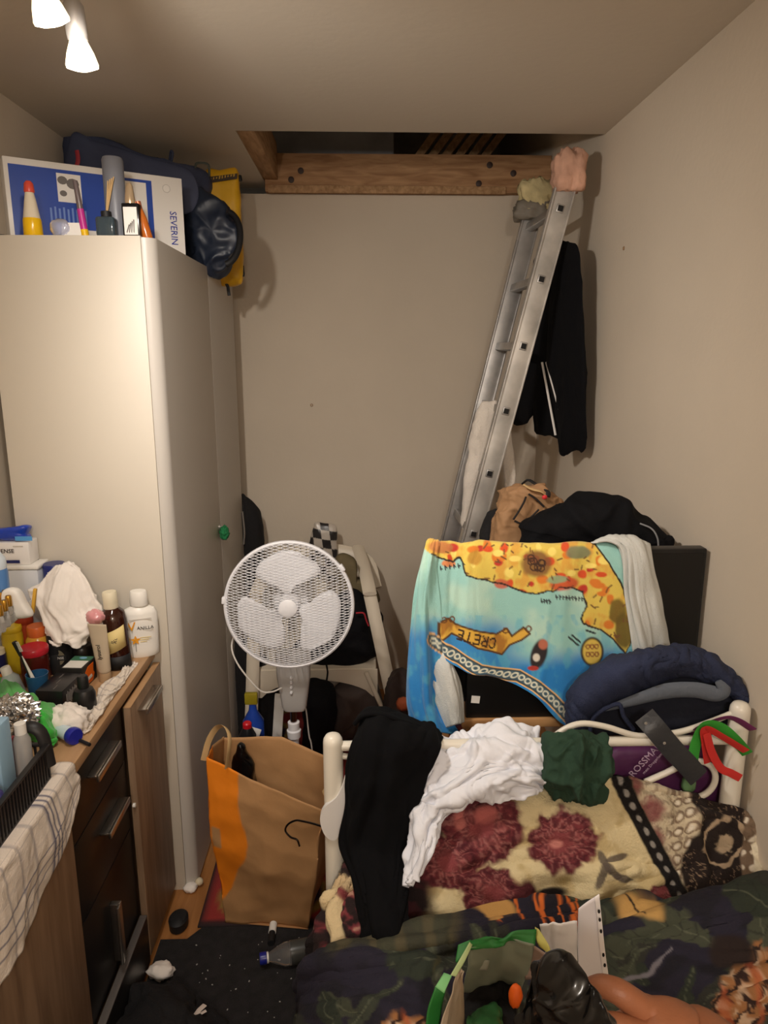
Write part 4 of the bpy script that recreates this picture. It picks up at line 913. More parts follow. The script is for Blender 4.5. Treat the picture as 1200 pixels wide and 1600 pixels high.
# arched apron below the seat front
ap = [(chx0, .0), (chx0, -.12)]; n = 16
for k in range(n + 1): t = k / n; ap.append((chx0 + .02 + (chx1 - chx0 - .04) * t, -.12 + .075 * math.sin(PI * t) ** .6))
ap += [(chx1, -.12), (chx1, .0)]
mk('apron', prism(BM(), ap, 0, .008, T(0, 2.725, ZSEAT) @ RX(PI / 2)), ch_m, chair)
zb2 = P(545, 872, 3.12)[2]
for k in range(5):
    x = chx0 + .07 + (chx1 - chx0 - .14) * k / 4; mk('back_slat', B1(x - .024, x + .024, -.005, .005, 0, zb2 - ZSEAT - .03, .003, T(0, 3.14, ZSEAT) @ RX(-.12)), ch_m, chair)
strip([(chx0 + .0, 3.10, ZSEAT + .22), (chx0 + .05, 3.17, zb2 - .02), ((chx0 + chx1) / 2, 3.20, zb2 + .02), (chx1 - .05, 3.17, zb2 - .02), (chx1 - .0, 3.10, ZSEAT + .22)], .03, .010, 'back_rail')
blk = M('black_nylon', (14, 14, 18), .8, bump=(160, .15), ior=1.3); olive = M('olive_canvas', (104, 92, 66), .85, bump=(80, .2)); taupe = M('taupe_nylon', (92, 80, 76), .8, bump=(120, .2)); dkc = M('dark_cloth', (22, 20, 21), .9, bump=(90, .25))
bp = thing('backpack', 'black backpack with red piping resting on the plastic chair', 'backpack', P(540, 1040, 2.82))
pillow('body', px(((500, 985), (530, 935), (556, 920), (574, 950), (580, 990), (588, 1018), (570, 1030), (545, 1046), (510, 1050), (470, 1045), (460, 1010)), 2.84), (0, -1, .15), .09, .10, blk, bp, wr=[('r', .012, 8, 2), ('n', .01, 5, 5)], p=.5)
mk('red_piping', tube(BM(), spline(px(((556, 958), (568, 958), (572, 968), (576, 978)), 2.735), 12), .0035, 6), M('red_piping', (170, 40, 52), .6), bp)
mk('strap', tube(BM(), spline(px(((508, 1030), (512, 1050), (510, 1070), (516, 1085)), 2.66), 10), .014, 8, flat=(.25, 1)), blk, bp)
mk('strap', tube(BM(), spline(px(((590, 950), (598, 965), (594, 985)), 2.78) , 8), .008, 6, flat=(.4, 1)), blk, bp)
o = pillow('olive_jacket', px(((526, 872), (540, 868), (554, 878), (556, 905), (572, 908), (588, 925), (590, 940), (576, 928), (556, 930), (552, 960), (536, 940), (528, 905)), 2.86), (0, -1, .2), .03, .14, olive, wr=[('r', .01, 10, 3)], p=.5); tag(o, 'olive jacket draped over the chair back and right armrest', 'jacket')
def chk(V):
    x = np.floor(V[:, 0] * 26 + .3 + V[:, 2] * 3).astype(int); z = np.floor(V[:, 2] * 24 + V[:, 0] * 4).astype(int); return np.where(((x + z) % 2 == 0)[:, None], np.array(lin((48, 44, 44))), np.array(lin((190, 180, 168))))
o = pillow('checked_bag', px(((484, 860), (490, 822), (495, 815), (508, 818), (526, 822), (527, 850), (529, 900), (500, 905)), 3.16), (0, -1, 0), .025, .03, M('check_print', attr=True, rough=.3), wr=[('n', .006, 10, 5)], p=.9, N=160, K=60, paint=chk, smoothness=True); tag(o, 'black and white checked shiny bag standing behind the fan', 'bag')
o = pillow('dark_corner_bag', px(((377, 780), (384, 778), (392, 784), (404, 800), (410, 830), (408, 900), (400, 960), (378, 960), (377, 860)), 3.14), (0, -1, 0), .05, .05, dkc, wr=[('r', .01, 8, 2)], p=.5); tag(o, 'dark hanging bag in the corner behind the wardrobe', 'bag')
o = mk('grey_strap', tube(BM(), spline(px(((379, 800), (382, 830), (381, 850)), 3.07), 8), .012, 8, flat=(.3, 1)), M('grey_web', (150, 144, 138), .8)); tag(o, 'grey strap on the dark bag beside the wardrobe edge', 'strap')
# under and around the chair
zf = .007
def floorbag(name, label, cat, pts, Y, mat, df=.08, db=.12, wr=(('f', .010, 6, 3), ('n', .012, 4, 6)), p=.5, low=zf):
    ol = px(pts, Y); zm = min(q[2] for q in ol)
    for q in ol:
        if q[2] < zm + .06: q[2] = low + .012
    o = pillow(name, ol, (0, -1, .1), df, db, mat, wr=wr, p=p); 
    me = o.data; mw = o.location.z
    for v in me.vertices: v.co.z = max(v.co.z, low - mw)
    tag(o, label, cat); return o
floorbag('taupe_suitcase', 'taupe fabric bag stuffed under the seat of the plastic chair', 'bag', ((520, 1085), (530, 1066), (560, 1052), (586, 1060), (597, 1090), (600, 1150), (598, 1230), (560, 1240), (520, 1235), (516, 1150)), 2.80, taupe)
floorbag('black_holdall', 'black holdall on the floor between fan pole and taupe bag', 'bag', ((478, 1075), (500, 1068), (520, 1078), (524, 1120), (522, 1200), (515, 1240), (480, 1240), (474, 1150)), 2.62, blk)
floorbag('dark_coat_heap', 'dark coat heap on the floor left of the fan pole', 'coat', ((358, 1010), (380, 1000), (410, 1030), (428, 1060), (436, 1120), (436, 1200), (400, 1240), (366, 1235), (362, 1120)), 2.78, dkc, .04, .1)
floorbag('brown_clothes_heap', 'dark brown clothes heap on the floor left of the desk', 'clothes', ((604, 1070), (630, 1050), (650, 1075), (668, 1130), (672, 1200), (650, 1250), (600, 1250), (596, 1150)), 2.60, M('dark_brown_cloth', (58, 46, 42), .9, bump=(60, .3)), .06, .2)
o = crumple('orange_cloth', P(632, 1100, 2.50), (.03, .02, .025), M('rust_orange', (150, 70, 34), .8), seed=5, n=26); tag(o, 'small rust orange cloth on the brown clothes left of towel', 'cloth')
o = mk('plastic_board', B1(-.018, .018, -.006, .006, 0, .42, .003, T(P(424, 1150, 2.42)[0], 2.42, zf) @ RY(math.radians(5))), whitep); tag(o, 'narrow white plastic board standing behind the fan pole', 'board')
p = P(396, 1130, 2.25); 
t_ = thing('spray_bottle', 'blue spray bottle with yellow nozzle and white label by wardrobe', 'bottle', (p[0], 2.25, zf))
zt3 = P(390, 1105, 2.25)[2]
mk('bottle', lathe(BM(), [(.034, 0), (.036, .004), (.036, zt3 - .05 - zf), (.014, zt3 - .01 - zf), (.012, zt3 + .012 - zf)], 24, T(p[0], 2.25, zf)), M('blue_bottle', (30, 66, 160), .3), t_)
zn = zt3 + .012; mk('nozzle', B1(-.03, .014, -.01, .01, 0, .042, .005, T(p[0] + .004, 2.25, zn)), M('nozzle_yellow', (150, 136, 30), .4), t_)
mk('label', B1(-.022, .024, -.039, -.0345, 0, .03, .002, T(p[0], 2.25, zt3 - .085) @ RY(.35)), whitep, t_)
p = P(386, 1130, 2.12)
t_ = thing('red_capped_bottle', 'dark bottle with bright red cap behind the paper bag', 'bottle', (p[0], 2.12, zf))
mk('bottle', lathe(BM(), [(.026, 0), (.028, .004), (.028, p[2] - .05), (.012, p[2] - .015)], 20, T(p[0], 2.12, zf)), M('dark_bottle', (24, 26, 30), .3), t_); mk('cap', lathe(BM(), [(.0135, 0), (.015, .003), (.0145, .022), (.011, .026), (0, .0265)], 18, T(p[0], 2.12, p[2] - .022)), M('cap_red', (196, 26, 40), .35), t_)

# ================================================================== paper carrier bag
kraft = M('kraft_paper', attr=True, rough=.75, bump=(60, .08))
pbag = thing('paper_bag', 'large brown paper carrier bag with orange stripe standing open on the floor', 'paper bag', (-.28, 1.9, .009))
def L3(a, b, n): return [a * (1 - t) + b * t for t in np.linspace(0, 1, n, endpoint=False)]
bot = [np.array(x) for x in ((-.412, 1.80, .010), (-.165, 1.765, .010), (-.15, 1.96, .010), (-.39, 1.99, .010))]
midr = [P(333, 1320, 1.775), P(496, 1360, 1.73), P(520, 1330, 1.95), P(352, 1290, 1.99)]
top = [P(320, 1184, 1.77), P(508, 1268, 1.70), P(530, 1190, 1.93), P(346, 1150, 1.98)]
topm = [(P(391, 1218, 1.75)), P(520, 1226, 1.82), P(440, 1152, 1.985), P(330, 1164, 1.88)]
midm = [P(415, 1350, 1.735), P(505, 1350, 1.84), P(430, 1300, 1.97), P(338, 1300, 1.88)]
botm = [(bot[k] + bot[(k + 1) % 4]) / 2 for k in range(4)]
ns = 26; NR = 60
def loop(c, m):
    r = []
    for k in range(4): r += L3(c[k], m[k], ns) + L3(m[k], c[(k + 1) % 4], ns)
    return np.array(r)
Lp = np.array([loop(bot, botm), loop(midr, midm), loop(top, topm)])
tt = np.linspace(0, 1, NR); G = catmull(Lp, tt); Nn_ = G.shape[1]; V = G.reshape(-1, 3)
F = gridf(NR, Nn_, True); N_ = vnormals(V, F)
ctr_ = V.mean(0); 
if ((V - ctr_) * N_).sum() < 0: N_ = -N_
q = V * np.array([9, 9, 7.]); q = q + .4 * noise(q * .5)[:, None]
tv = np.repeat(tt, Nn_); V = V + N_ * (.026 * worley(V * np.array([5.2, 5.2, 4.6]) + 3.3) + .008 * worley(V * 13. + 1.7))[:, None]
V[:, 2] = np.maximum(V[:, 2], .0095)
sv = np.tile(np.arange(Nn_) / Nn_, NR)
base = np.tile(lin((182, 138, 92)), (len(V), 1))
front = sv < .25; fx = sv / .25
wob = .03 * noise(st3(fx, tv, 4, 6, 3))
edge = np.interp(tv, [0, .12, .22, .45, .58, .72, 1], [-.1, -.05, .10, .28, .34, .30, .38]) + wob
inn = sm(.012, -.012, fx - edge) * front
notch = ((np.abs(fx - .055) < .04) & (np.abs(tv - .56) < .06) & front)
leftside = (sv > .88) & (tv > .15 + (1 - sv) * 2)
colr = mixc(base, (238, 134, 18), inn * ~notch + leftside * 1.0)
arr('bag_body', V, F, kraft, pbag, col=colr, thick=.0012, off=-1)
arr('bag_floor', np.array(bot) + [0, 0, .002], [[0, 1, 2, 3]], kraft, pbag, col=np.tile(lin((170, 124, 80)), (4, 1)), smooth=False)
hd = M('kraft_handle', (206, 172, 122), .75)
mk('handle', tube(BM(), spline([P(354, 1200, 1.76), P(358, 1170, 1.755), P(358, 1148, 1.77), P(350, 1135, 1.80), P(338, 1138, 1.83), P(326, 1158, 1.84), P(318, 1188, 1.84)], 30), .0085, 8, flat=(.16, 1), up=(0, 0, 1)), hd, pbag)
mk('handle', tube(BM(), spline([P(513, 1275, 1.715), P(524, 1235, 1.70), P(530, 1205, 1.74), P(522, 1215, 1.80), P(505, 1240, 1.82)], 20), .0085, 8, flat=(.16, 1), up=(0, 0, 1)), hd, pbag)
bf = M('black_film', (9, 9, 10), .2)
ol = px(((362, 1200), (368, 1175), (376, 1160), (386, 1175), (396, 1195), (402, 1222), (410, 1300), (380, 1330), (360, 1300)), 1.87)
o = pillow('black_plastic_in_bag', ol, (0, -1, .2), .03, .03, bf, wr=[('c', .014, 22, 4)], p=.6); tag(o, 'shiny black plastic sack poking out of the paper bag', 'plastic sack')

# ================================================================== small things on the floor
p = PZ(277, 1448, .0); t_ = thing('black_cup', 'black rounded plastic cup lying on the laminate by the sideboard', 'cup', (p[0], p[1], 0))
mk('cup_body', lathe(BM(), [(.020, .002), (.026, .004), (.028, .03), (.022, .036), (0, .037)], 20, T(p[0], p[1], 0) @ T(.005, 0, 0), 1, 1.3), blackmat, t_)
p = PZ(295, 1392, .0); o = crumple('paper_scrap', np.array([p[0] + .006, p[1], .013]), (.020, .018, .012), cw, seed=21, n=24); tag(o, 'white paper scrap on the floor at the wardrobe foot', 'paper scrap')
p = PZ(312, 1385, .0); o = crumple('ivory_plug', np.array([p[0], p[1], .018]), (.012, .012, .012), M('ivory', (214, 200, 170), .5), seed=22, n=20, amp=.1); tag(o, 'small ivory lump on the floor edge beside the paper bag', 'lump')
p = PZ(252, 1525, .009); o = crumple('white_paper_ball', np.array([p[0], p[1], .026]), (.030, .022, .016), cw, seed=23, n=26, amp=.5); tag(o, 'crumpled white paper on the mat at the sideboard corner', 'paper')
# bottle with blue cap lying on the mat
a = PZ(408, 1498, .040); b_ = PZ(500, 1480, .040); d = (b_ - a) / np.linalg.norm(b_ - a)
t_ = thing('water_bottle', 'clear plastic water bottle with blue cap lying on the mat', 'bottle', (a[0], a[1], .0095))
m_ = basis(a, np.cross(d, [0, 0, 1]), np.cross(d, np.cross(d, [0, 0, 1])))
if (m_.to_3x3() @ Vector((0, 0, 1))).dot(Vector(d)) < 0: m_ = m_ @ RX(PI)
mk('bottle', lathe(BM(), [(.012, .012), (.012, .022), (.02, .04), (.0295, .065), (.030, .19), (.026, .2), (0, .198)], 24, m_), clearm, t_)
mk('cap', lathe(BM(), [(0, -.004), (.0145, -.004), (.0155, 0), (.0155, .014), (.013, .015)], 22, m_), M('cap_navy', (28, 36, 130), .3), t_)
mk('neck_ring', lathe(BM(), [(.014, .0155), (.014, .020)], 20, m_), whitep, t_)
mk('label', lathe(BM(), [(.0302, .08), (.0305, .082), (.0305, .15), (.0302, .152)], 24, m_), M('label_dark', (70, 72, 70), .3), t_)
a = PZ(426, 1452, .02); t_ = thing('lipstick_tube', 'small white and black tube lying on the mat before paper bag', 'tube', (a[0], a[1], .009))
d = np.array([.0, -1, 0]); mk('white_end', tube(BM(), [a + [0, .02, 0], a + [0, -.012, 0]], .011, 14), whitep, t_); mk('black_end', tube(BM(), [a + [0, -.0125, 0], a + [.001, -.05, -.0]], .0095, 14), blackmat, t_)
# black garment in the foreground left
g = [[PZ(u, v, z) for u, v, z in r] for r in (
 [(205, 1545, .03), (230, 1535, .08), (262, 1535, .09), (290, 1548, .06), (300, 1560, .03)],
 [(190, 1570, .05), (222, 1560, .13), (262, 1560, .15), (300, 1568, .10), (330, 1575, .03)],
 [(175, 1610, .06), (215, 1600, .16), (262, 1600, .18), (310, 1600, .13), (350, 1600, .03)],
 [(170, 1670, .05), (210, 1670, .14), (262, 1670, .16), (320, 1670, .12), (370, 1670, .03)],
 [(180, 1730, .015), (215, 1730, .02), (262, 1730, .02), (320, 1730, .02), (370, 1730, .015)])]
bg = thing('black_garment', 'black garment with white tag heaped on the mat by the sideboard', 'garment', PZ(260, 1600, .009))
sheet('cloth', g, 60, 60, M('black_knit', (22, 21, 24), .9, bump=(200, .3)), bg, folds=[('f', .014, 2.2, 2.2, 4), ('n', .016, 2, 2, 7)], thick=.006)
a, b_ = PZ(303, 1590, .09), PZ(320, 1570, .09)
mk('white_tag', tube(BM(), [a, (a + b_) / 2 + [0, 0, .004], b_], .0065, 8, flat=(.2, 1), up=(0, 0, 1)), M('tag_white', (214, 200, 190), .7), bg); a2_ = PZ(322, 1579, .09); mk('white_tag', tube(BM(), [a, a2_], .004, 8, flat=(.2, 1), up=(0, 0, 1)), M('tag_white', (214, 200, 190), .7), bg)
# ================================================================== desk, screen, towel
desk_w = M('desk_wood', (196, 150, 100), .45, wood=((178, 130, 84), (1.2, 12, 12)))
ZD = P(800, 1124, 1.545)[2]
dx0, dx1, dy0, dy1 = P(722, 1128, 1.545)[0], .805, 1.545, 2.20
dt = thing('desk', 'light wood desk standing behind the bed head under the screen', 'desk', (.45, 1.85, 0))
mk('desktop', B1(dx0, dx1, dy0, dy1, ZD - .022, ZD, .002), desk_w, dt)
for x in (dx0 + .03, dx1 - .03):
    for y in (dy0 + .03, dy1 - .03): mk('leg', B1(x - .02, x + .02, y - .02, y + .02, .006 if y > 1.8 else .0, ZD - .022, .002), desk_w, dt)
scr = M('screen_black', (12, 12, 13), .22); bez = M('bezel_black', (18, 18, 19), .4)
tr, tl = P(1107, 858, 1.575), P(672, 850, 1.60)
tx1 = min(tr[0], .808); tx0 = tl[0] + .005; tz1 = tr[2]; tz0 = ZD + .03
tv = thing('flat_screen', 'black flat screen standing on the desk, half covered by the beach towel', 'screen', ((tx0 + tx1) / 2, 1.6, ZD))
mk('housing', B1(tx0, tx1, 1.578, 1.612, tz0, tz1, .004), bez, tv); mk('panel', B1(tx0 + .012, tx1 - .008, 1.5765, 1.579, tz0 + .018, tz1 - .010, .0005), scr, tv)
mk('back_cover', B1(tx0 + .1, tx1 - .1, 1.612, 1.645, tz0 + .04, tz1 - .06, .01), bez, tv)
mk('stand_neck', B1((tx0 + tx1) / 2 - .04, (tx0 + tx1) / 2 + .04, 1.60, 1.62, ZD + .01, tz0 + .03, .003), bez, tv); mk('stand_foot', B1((tx0 + tx1) / 2 - .14, (tx0 + tx1) / 2 + .14, 1.635, 1.76, ZD, ZD + .012, .003), bez, tv)
bx_ = P(728, 1118, 1.552), P(905, 1000, 1.552)
sb_ = thing('black_device_box', 'black flat device with small white label on the desk under the towel', 'device', (bx_[0][0] + .08, 1.56, ZD))
mk('case', B1(bx_[0][0], bx_[1][0], 1.553, 1.5745, ZD, bx_[1][2], .003), bez, sb_)
p = P(743, 1093, 1.552); mk('white_label', B1(-.010, .010, -.0008, .0008, -.009, .009, 0, T(p) @ RY(.1)), whitep, sb_)

# ---- printed beach towel: the print is laid out on the cloth's own grid (drawn in print units)
FONT = {'C': '01110 10001 10000 10000 10000 10001 01110', 'R': '11110 10001 10001 11110 10100 10010 10001', 'E': '11111 10000 10000 11110 10000 10000 11111', 'T': '11111 00100 00100 00100 00100 00100 00100'}
def inpoly(x, y, poly):
    r = np.zeros(len(x), bool); n = len(poly)
    for i in range(n):
        (x1, y1), (x2, y2) = poly[i], poly[(i + 1) % n]
        c = ((y1 > y) != (y2 > y)); r ^= c & (x < (x2 - x1) * (y - y1) / ((y2 - y1) if y2 != y1 else 1e-9) + x1)
    return r
def dseg(x, y, a, b):
    ax, ay = a; dx, dy = b[0] - ax, b[1] - ay; t = np.clip(((x - ax) * dx + (y - ay) * dy) / (dx * dx + dy * dy + 1e-9), 0, 1)
    return np.hypot(x - ax - t * dx, y - ay - t * dy)
def dpoly(x, y, pts, closed=False):
    d = np.full(len(x), 1e9); L_ = list(pts) + ([pts[0]] if closed else [])
    for a, b in zip(L_, L_[1:]): d = np.minimum(d, dseg(x, y, a, b))
    return d
LAND = [(640, 840), (1000, 840), (930, 850), (952, 880), (966, 905), (978, 935), (986, 970), (985, 1010), (976, 1020), (960, 1000), (940, 985), (912, 975), (906, 965), (914, 945), (912, 925), (896, 920), (880, 918), (846, 926), (830, 927), (812, 922), (790, 914), (770, 908), (745, 904), (728, 898), (722, 882), (720, 872), (706, 876), (690, 872), (676, 868)]
BAN = [(684, 972), (700, 966), (712, 976), (745, 985), (775, 990), (792, 982), (800, 994), (818, 980), (828, 990), (815, 1000), (796, 1008), (784, 1022), (765, 1016), (745, 1012), (722, 998), (705, 990), (692, 1000), (684, 990)]
rr_ = np.random.RandomState(5)
SCR = [(rr_.uniform(690, 985), rr_.uniform(850, 1000), rr_.uniform(0, 3.1), rr_.uniform(3, 9)) for _ in range(120)]
BLOB = [(rr_.uniform(700, 985), rr_.uniform(852, 985), rr_.uniform(4, 11), rr_.uniform(4, 9), rr_.randint(0, 4)) for _ in range(70)]
def towel_paint(x, y):
    n = fbm(np.stack([x / 60, y / 60, x * 0 + 1], 1), 3); n2 = fbm(np.stack([x / 18, y / 30, x * 0 + 4], 1), 3)
    c = np.tile(lin((156, 208, 200)), (len(x), 1)); c = mixc(c, (184, 220, 204), sm(-.2, .6, n))
    c = mixc(c, (58, 142, 206), sm(955, 1000, y + 14 * n) * sm(830, 770, x + 10 * n)); c = mixc(c, (40, 132, 204), sm(1005, 1050, y + 14 * n + .10 * (x - 850)))
    c = mixc(c, (96, 182, 206), .5 * sm(0, .5, n2) * (y > 960))
    w = x + 5 * n2; u_ = y + 4 * n2
    land = inpoly(w, u_, LAND); dl = dpoly(w, u_, LAND[2:], False)
    yel = np.tile(lin((230, 202, 92)), (len(x), 1)); yel = mixc(yel, (226, 172, 74), sm(-.1, .5, n2))
    c[land] = yel[land]
    pal = [(220, 84, 40), (226, 130, 46), (196, 60, 44), (250, 226, 120)]
    for bx0_, by0_, ra, rb, k in BLOB:
        q = np.hypot((x - bx0_ + 3 * n2) / ra, (y - by0_) / rb); c = mixc(c, pal[k], sm(1.1, .7, q) * land)
    for cx, cy, ra, rb, col in ((838, 880, 26, 22, (128, 84, 50)), (742, 872, 12, 12, (200, 150, 60)), (690, 855, 20, 10, (190, 120, 70)), (905, 862, 22, 10, (120, 130, 100)), (880, 912, 26, 12, (214, 80, 50)), (870, 905, 18, 7, (150, 180, 140)), (783, 912, 14, 8, (206, 96, 70)), (975, 985, 14, 30, (96, 80, 30)), (965, 955, 14, 22, (110, 92, 34)), (700, 880, 12, 6, (226, 130, 60))):
        q = np.hypot((x - cx + 4 * n2) / ra, (y - cy + 3 * n) / rb); c = mixc(c, col, sm(1.1, .75, q) * .9)
    for sx_, sy_, a, l in SCR:
        m = land & (np.abs(x - sx_) < 12) & (np.abs(y - sy_) < 12)
        if m.any():
            d = dseg(x[m], y[m], (sx_ - l * math.cos(a) / 2, sy_ - l * math.sin(a) / 2), (sx_ + l * math.cos(a) / 2, sy_ + l * math.sin(a) / 2)); cm = mixc(c[m], (118, 80, 46), sm(1.7, .5, d)); c[m] = cm
    c = mixc(c, (52, 40, 34), sm(1.9, .8, dl) * (x > 672))
    for k in range(9):
        a = k * .7; d = np.abs(np.hypot((x - 838 - 9 * math.cos(a)) / 1.0, (y - 880 - 8 * math.sin(a * 1.7)) / 1.0) - 5); c = mixc(c, (66, 42, 30), sm(1.5, .5, d))
    # place names, too blurred to read: short strokes along the coast
    for x0, y0, n_, st_, sl in ((868, 932, 9, 5.2, .12), (688, 888, 6, 7, -.14), (845, 938, 4, 4, .1)):
        for k in range(n_):
            xx, yy = x0 + k * st_, y0 + k * st_ * sl; c = mixc(c, (48, 52, 56), sm(1.3, .6, np.minimum(dseg(x, y, (xx, yy - 3), (xx + 1, yy + 3)), dseg(x, y, (xx, yy - 3 * (k % 2)), (xx + 3, yy + 1 - k % 3)))))
    # scroll banner
    bn = inpoly(x, y, BAN); db_ = dpoly(x, y, BAN, True); c[bn] = mixc(np.tile(lin((226, 178, 70)), (int(bn.sum()), 1)), (176, 120, 44), sm(0, .6, n2[bn]))
    c = mixc(c, (88, 56, 26), sm(2.2, .9, db_) * (db_ < 3)); 
    for cx, cy in ((694, 968), (706, 968), (790, 985), (826, 982)): c = mixc(c, (110, 66, 30), sm(1.6, .6, np.abs(np.hypot(x - cx, y - cy) - 4)))
    # the word, upside down on the banner: rotated about 190 degrees
    wx_, wy_, an = 743, 998, math.radians(180 + 13)
    lx = (x - wx_) * math.cos(an) + (y - wy_) * math.sin(an); ly = -(x - wx_) * math.sin(an) + (y - wy_) * math.cos(an)
    for k, chh in enumerate('CRETE'):
        x0 = -30 + k * 12.5; rows = FONT[chh].split()
        for r in range(7):
            for q in range(5):
                if rows[r][q] == '1':
                    d = np.maximum(np.abs(lx - x0 - q * 2.0) / 1.25, np.abs(ly - (r - 3) * 2.4) / 1.45); c = mixc(c, (56, 34, 20), sm(1.15, .85, d))
    # patterned border band
    BB = [(676, 1000), (695, 1014), (720, 1030), (748, 1047), (780, 1052), (810, 1056), (838, 1072), (862, 1092), (892, 1124), (930, 1165)]
    d = dpoly(x, y, BB); c = mixc(c, (236, 190, 130), sm(11, 10, d)); c = mixc(c, (70, 96, 110), sm(8.2, 7.4, d))
    along = x * .78 + y * .62; rp = (along % 11) - 5.5; q = np.abs(np.hypot(rp, d * 1.0) - 4); c = mixc(c, (226, 226, 206), sm(1.7, .8, q) * (d < 7)); c = mixc(c, (40, 40, 50), sm(1.1, .6, np.abs(d - 7.6)) * .8)
    # small printed figure blotch and shell
    c = mixc(c, (48, 40, 40), sm(1.1, .8, np.hypot((x - 842 - (1020 - y) * .2) / 13, (y - 1022) / 25))); c = mixc(c, (190, 110, 84), sm(1.1, .7, np.hypot((x - 848) / 8, (y - 1006) / 9))); c = mixc(c, (226, 220, 206), sm(1.1, .7, np.hypot((x - 838) / 6, (y - 1027) / 7))); c = mixc(c, (180, 60, 50), sm(1.1, .8, np.hypot((x - 833) / 9, (y - 1044) / 4)))
    c = mixc(c, (56, 44, 30), sm(1.1, .95, np.hypot((x - 925) / 18, (y - 1018) / 22))); c = mixc(c, (226, 196, 90), sm(1.1, .9, np.hypot((x - 925) / 15, (y - 1018) / 19))); 
    for k in range(6): c = mixc(c, (150, 90, 50), sm(1.4, .6, np.abs(np.hypot(x - 918 - (k % 3) * 7, y - 1010 - (k // 3) * 12) - 3)))
    for a, b in (((888, 995), (903, 1008)), ((893, 992), (906, 1003)), ((916, 985), (930, 990))): c = mixc(c, (40, 50, 50), sm(2, 1, dseg(x, y, a, b)))
    for k in range(7): c = mixc(c, (200, 180, 130) if k % 2 else (60, 50, 40), sm(1.1, .7, np.hypot((x - 895 - k * 5) / 4, (y - 1080 + (k * 13) % 17) / 5)))
    return c
towm = M('beach_towel', attr=True, rough=.95, bump=(500, .25), sheen=.2)
towb = M('towel_back', (206, 208, 204), .95, bump=(420, .3), var=(9, .12))
DEFP = [P]
def PB(u, v, Y): return P(u, v, Y - .062)
def pxb(pts, Y): return [PB(u, v, Y) for u, v in pts]
def cloth_uv(name, rows, nr, nc, mat, parent, folds, paintf=None, thick=.003, Pf=None, **k):
    Pf = Pf or DEFP[0]
    uv = catmull(np.array([[(u, v, 0) for u, v, _ in r] for r in rows], float), np.linspace(0, 1, nr)); uv = np.swapaxes(catmull(np.swapaxes(uv, 0, 1), np.linspace(0, 1, nc)), 0, 1).reshape(-1, 3)
    return sheet(name, [[Pf(u, v, w) for u, v, w in r] for r in rows], nr, nc, mat, parent, folds=folds, thick=thick, paint=(lambda s, t: paintf(uv[:, 0], uv[:, 1])) if paintf else None, **k)
tw = thing('beach_towel', 'bright turquoise beach towel with yellow island map draped over the screen', 'towel', P(820, 1130, 1.55))
zt_tv = tz1
def tvb(u, Y): p = P(u, 848, 1.58); return (u, 848 + (1.58 - Y) * 0, Y)
cloth_uv('front_panel', [[(676, 852, 1.625), (720, 852, 1.63), (780, 852, 1.63), (860, 853, 1.63), (930, 852, 1.63), (985, 852, 1.62)],
 [(674, 846, 1.58), (720, 848, 1.58), (780, 849, 1.58), (860, 850, 1.578), (930, 849, 1.575), (985, 848, 1.573)],
 [(676, 880, 1.562), (720, 880, 1.560), (780, 880, 1.560), (860, 880, 1.558), (935, 880, 1.556), (988, 880, 1.556)],
 [(682, 940, 1.556), (725, 940, 1.548), (782, 940, 1.552), (860, 940, 1.548), (938, 940, 1.548), (990, 940, 1.548)],
 [(684, 985, 1.552), (722, 1000, 1.538), (780, 1005, 1.545), (855, 1005, 1.538), (938, 1005, 1.54), (992, 1000, 1.54)],
 [(692, 1015, 1.545), (728, 1040, 1.525), (782, 1050, 1.538), (848, 1062, 1.526), (930, 1080, 1.53), (985, 1060, 1.53)],
 [(692, 1028, 1.54), (735, 1052, 1.517), (785, 1062, 1.532), (836, 1088, 1.518), (890, 1136, 1.512), (975, 1120, 1.520)]],
 230, 250, towm, tw, [('n', .005, 5, 1.2, 3), ('s', .004, 3.2, .5, 6, lambda s, t: sm(.2, .8, t))], towel_paint)
cloth_uv('left_flap', [[(667, 850, 1.625), (676, 848, 1.63), (690, 850, 1.625)], [(666, 846, 1.58), (676, 846, 1.578), (688, 848, 1.574)], [(652, 900, 1.565), (668, 890, 1.54), (684, 892, 1.556)], [(642, 960, 1.565), (664, 960, 1.535), (688, 965, 1.552)], [(635, 1030, 1.565), (662, 1040, 1.53), (690, 1030, 1.548)], [(636, 1090, 1.565), (664, 1100, 1.525), (690, 1095, 1.54)], [(641, 1122, 1.565), (680, 1142, 1.515), (722, 1150, 1.53)]],
 120, 60, towm, tw, [('s', .006, 1.4, .6, 4, lambda s, t: sm(.05, .5, t)), ('n', .004, 4, 3, 2)], lambda x, y: towel_paint(np.where(x < 650, x, x), y) * 1.0)
cloth_uv('left_underside', [[(676, 1030, 1.550), (692, 1020, 1.545), (702, 1030, 1.548)], [(672, 1050, 1.55), (700, 1045, 1.528), (716, 1060, 1.545)], [(676, 1090, 1.548), (706, 1085, 1.518), (722, 1090, 1.54)], [(694, 1138, 1.54), (712, 1132, 1.510), (724, 1128, 1.53)]], 50, 40, towb, tw, [('r', .004, 4, 2, 4)])
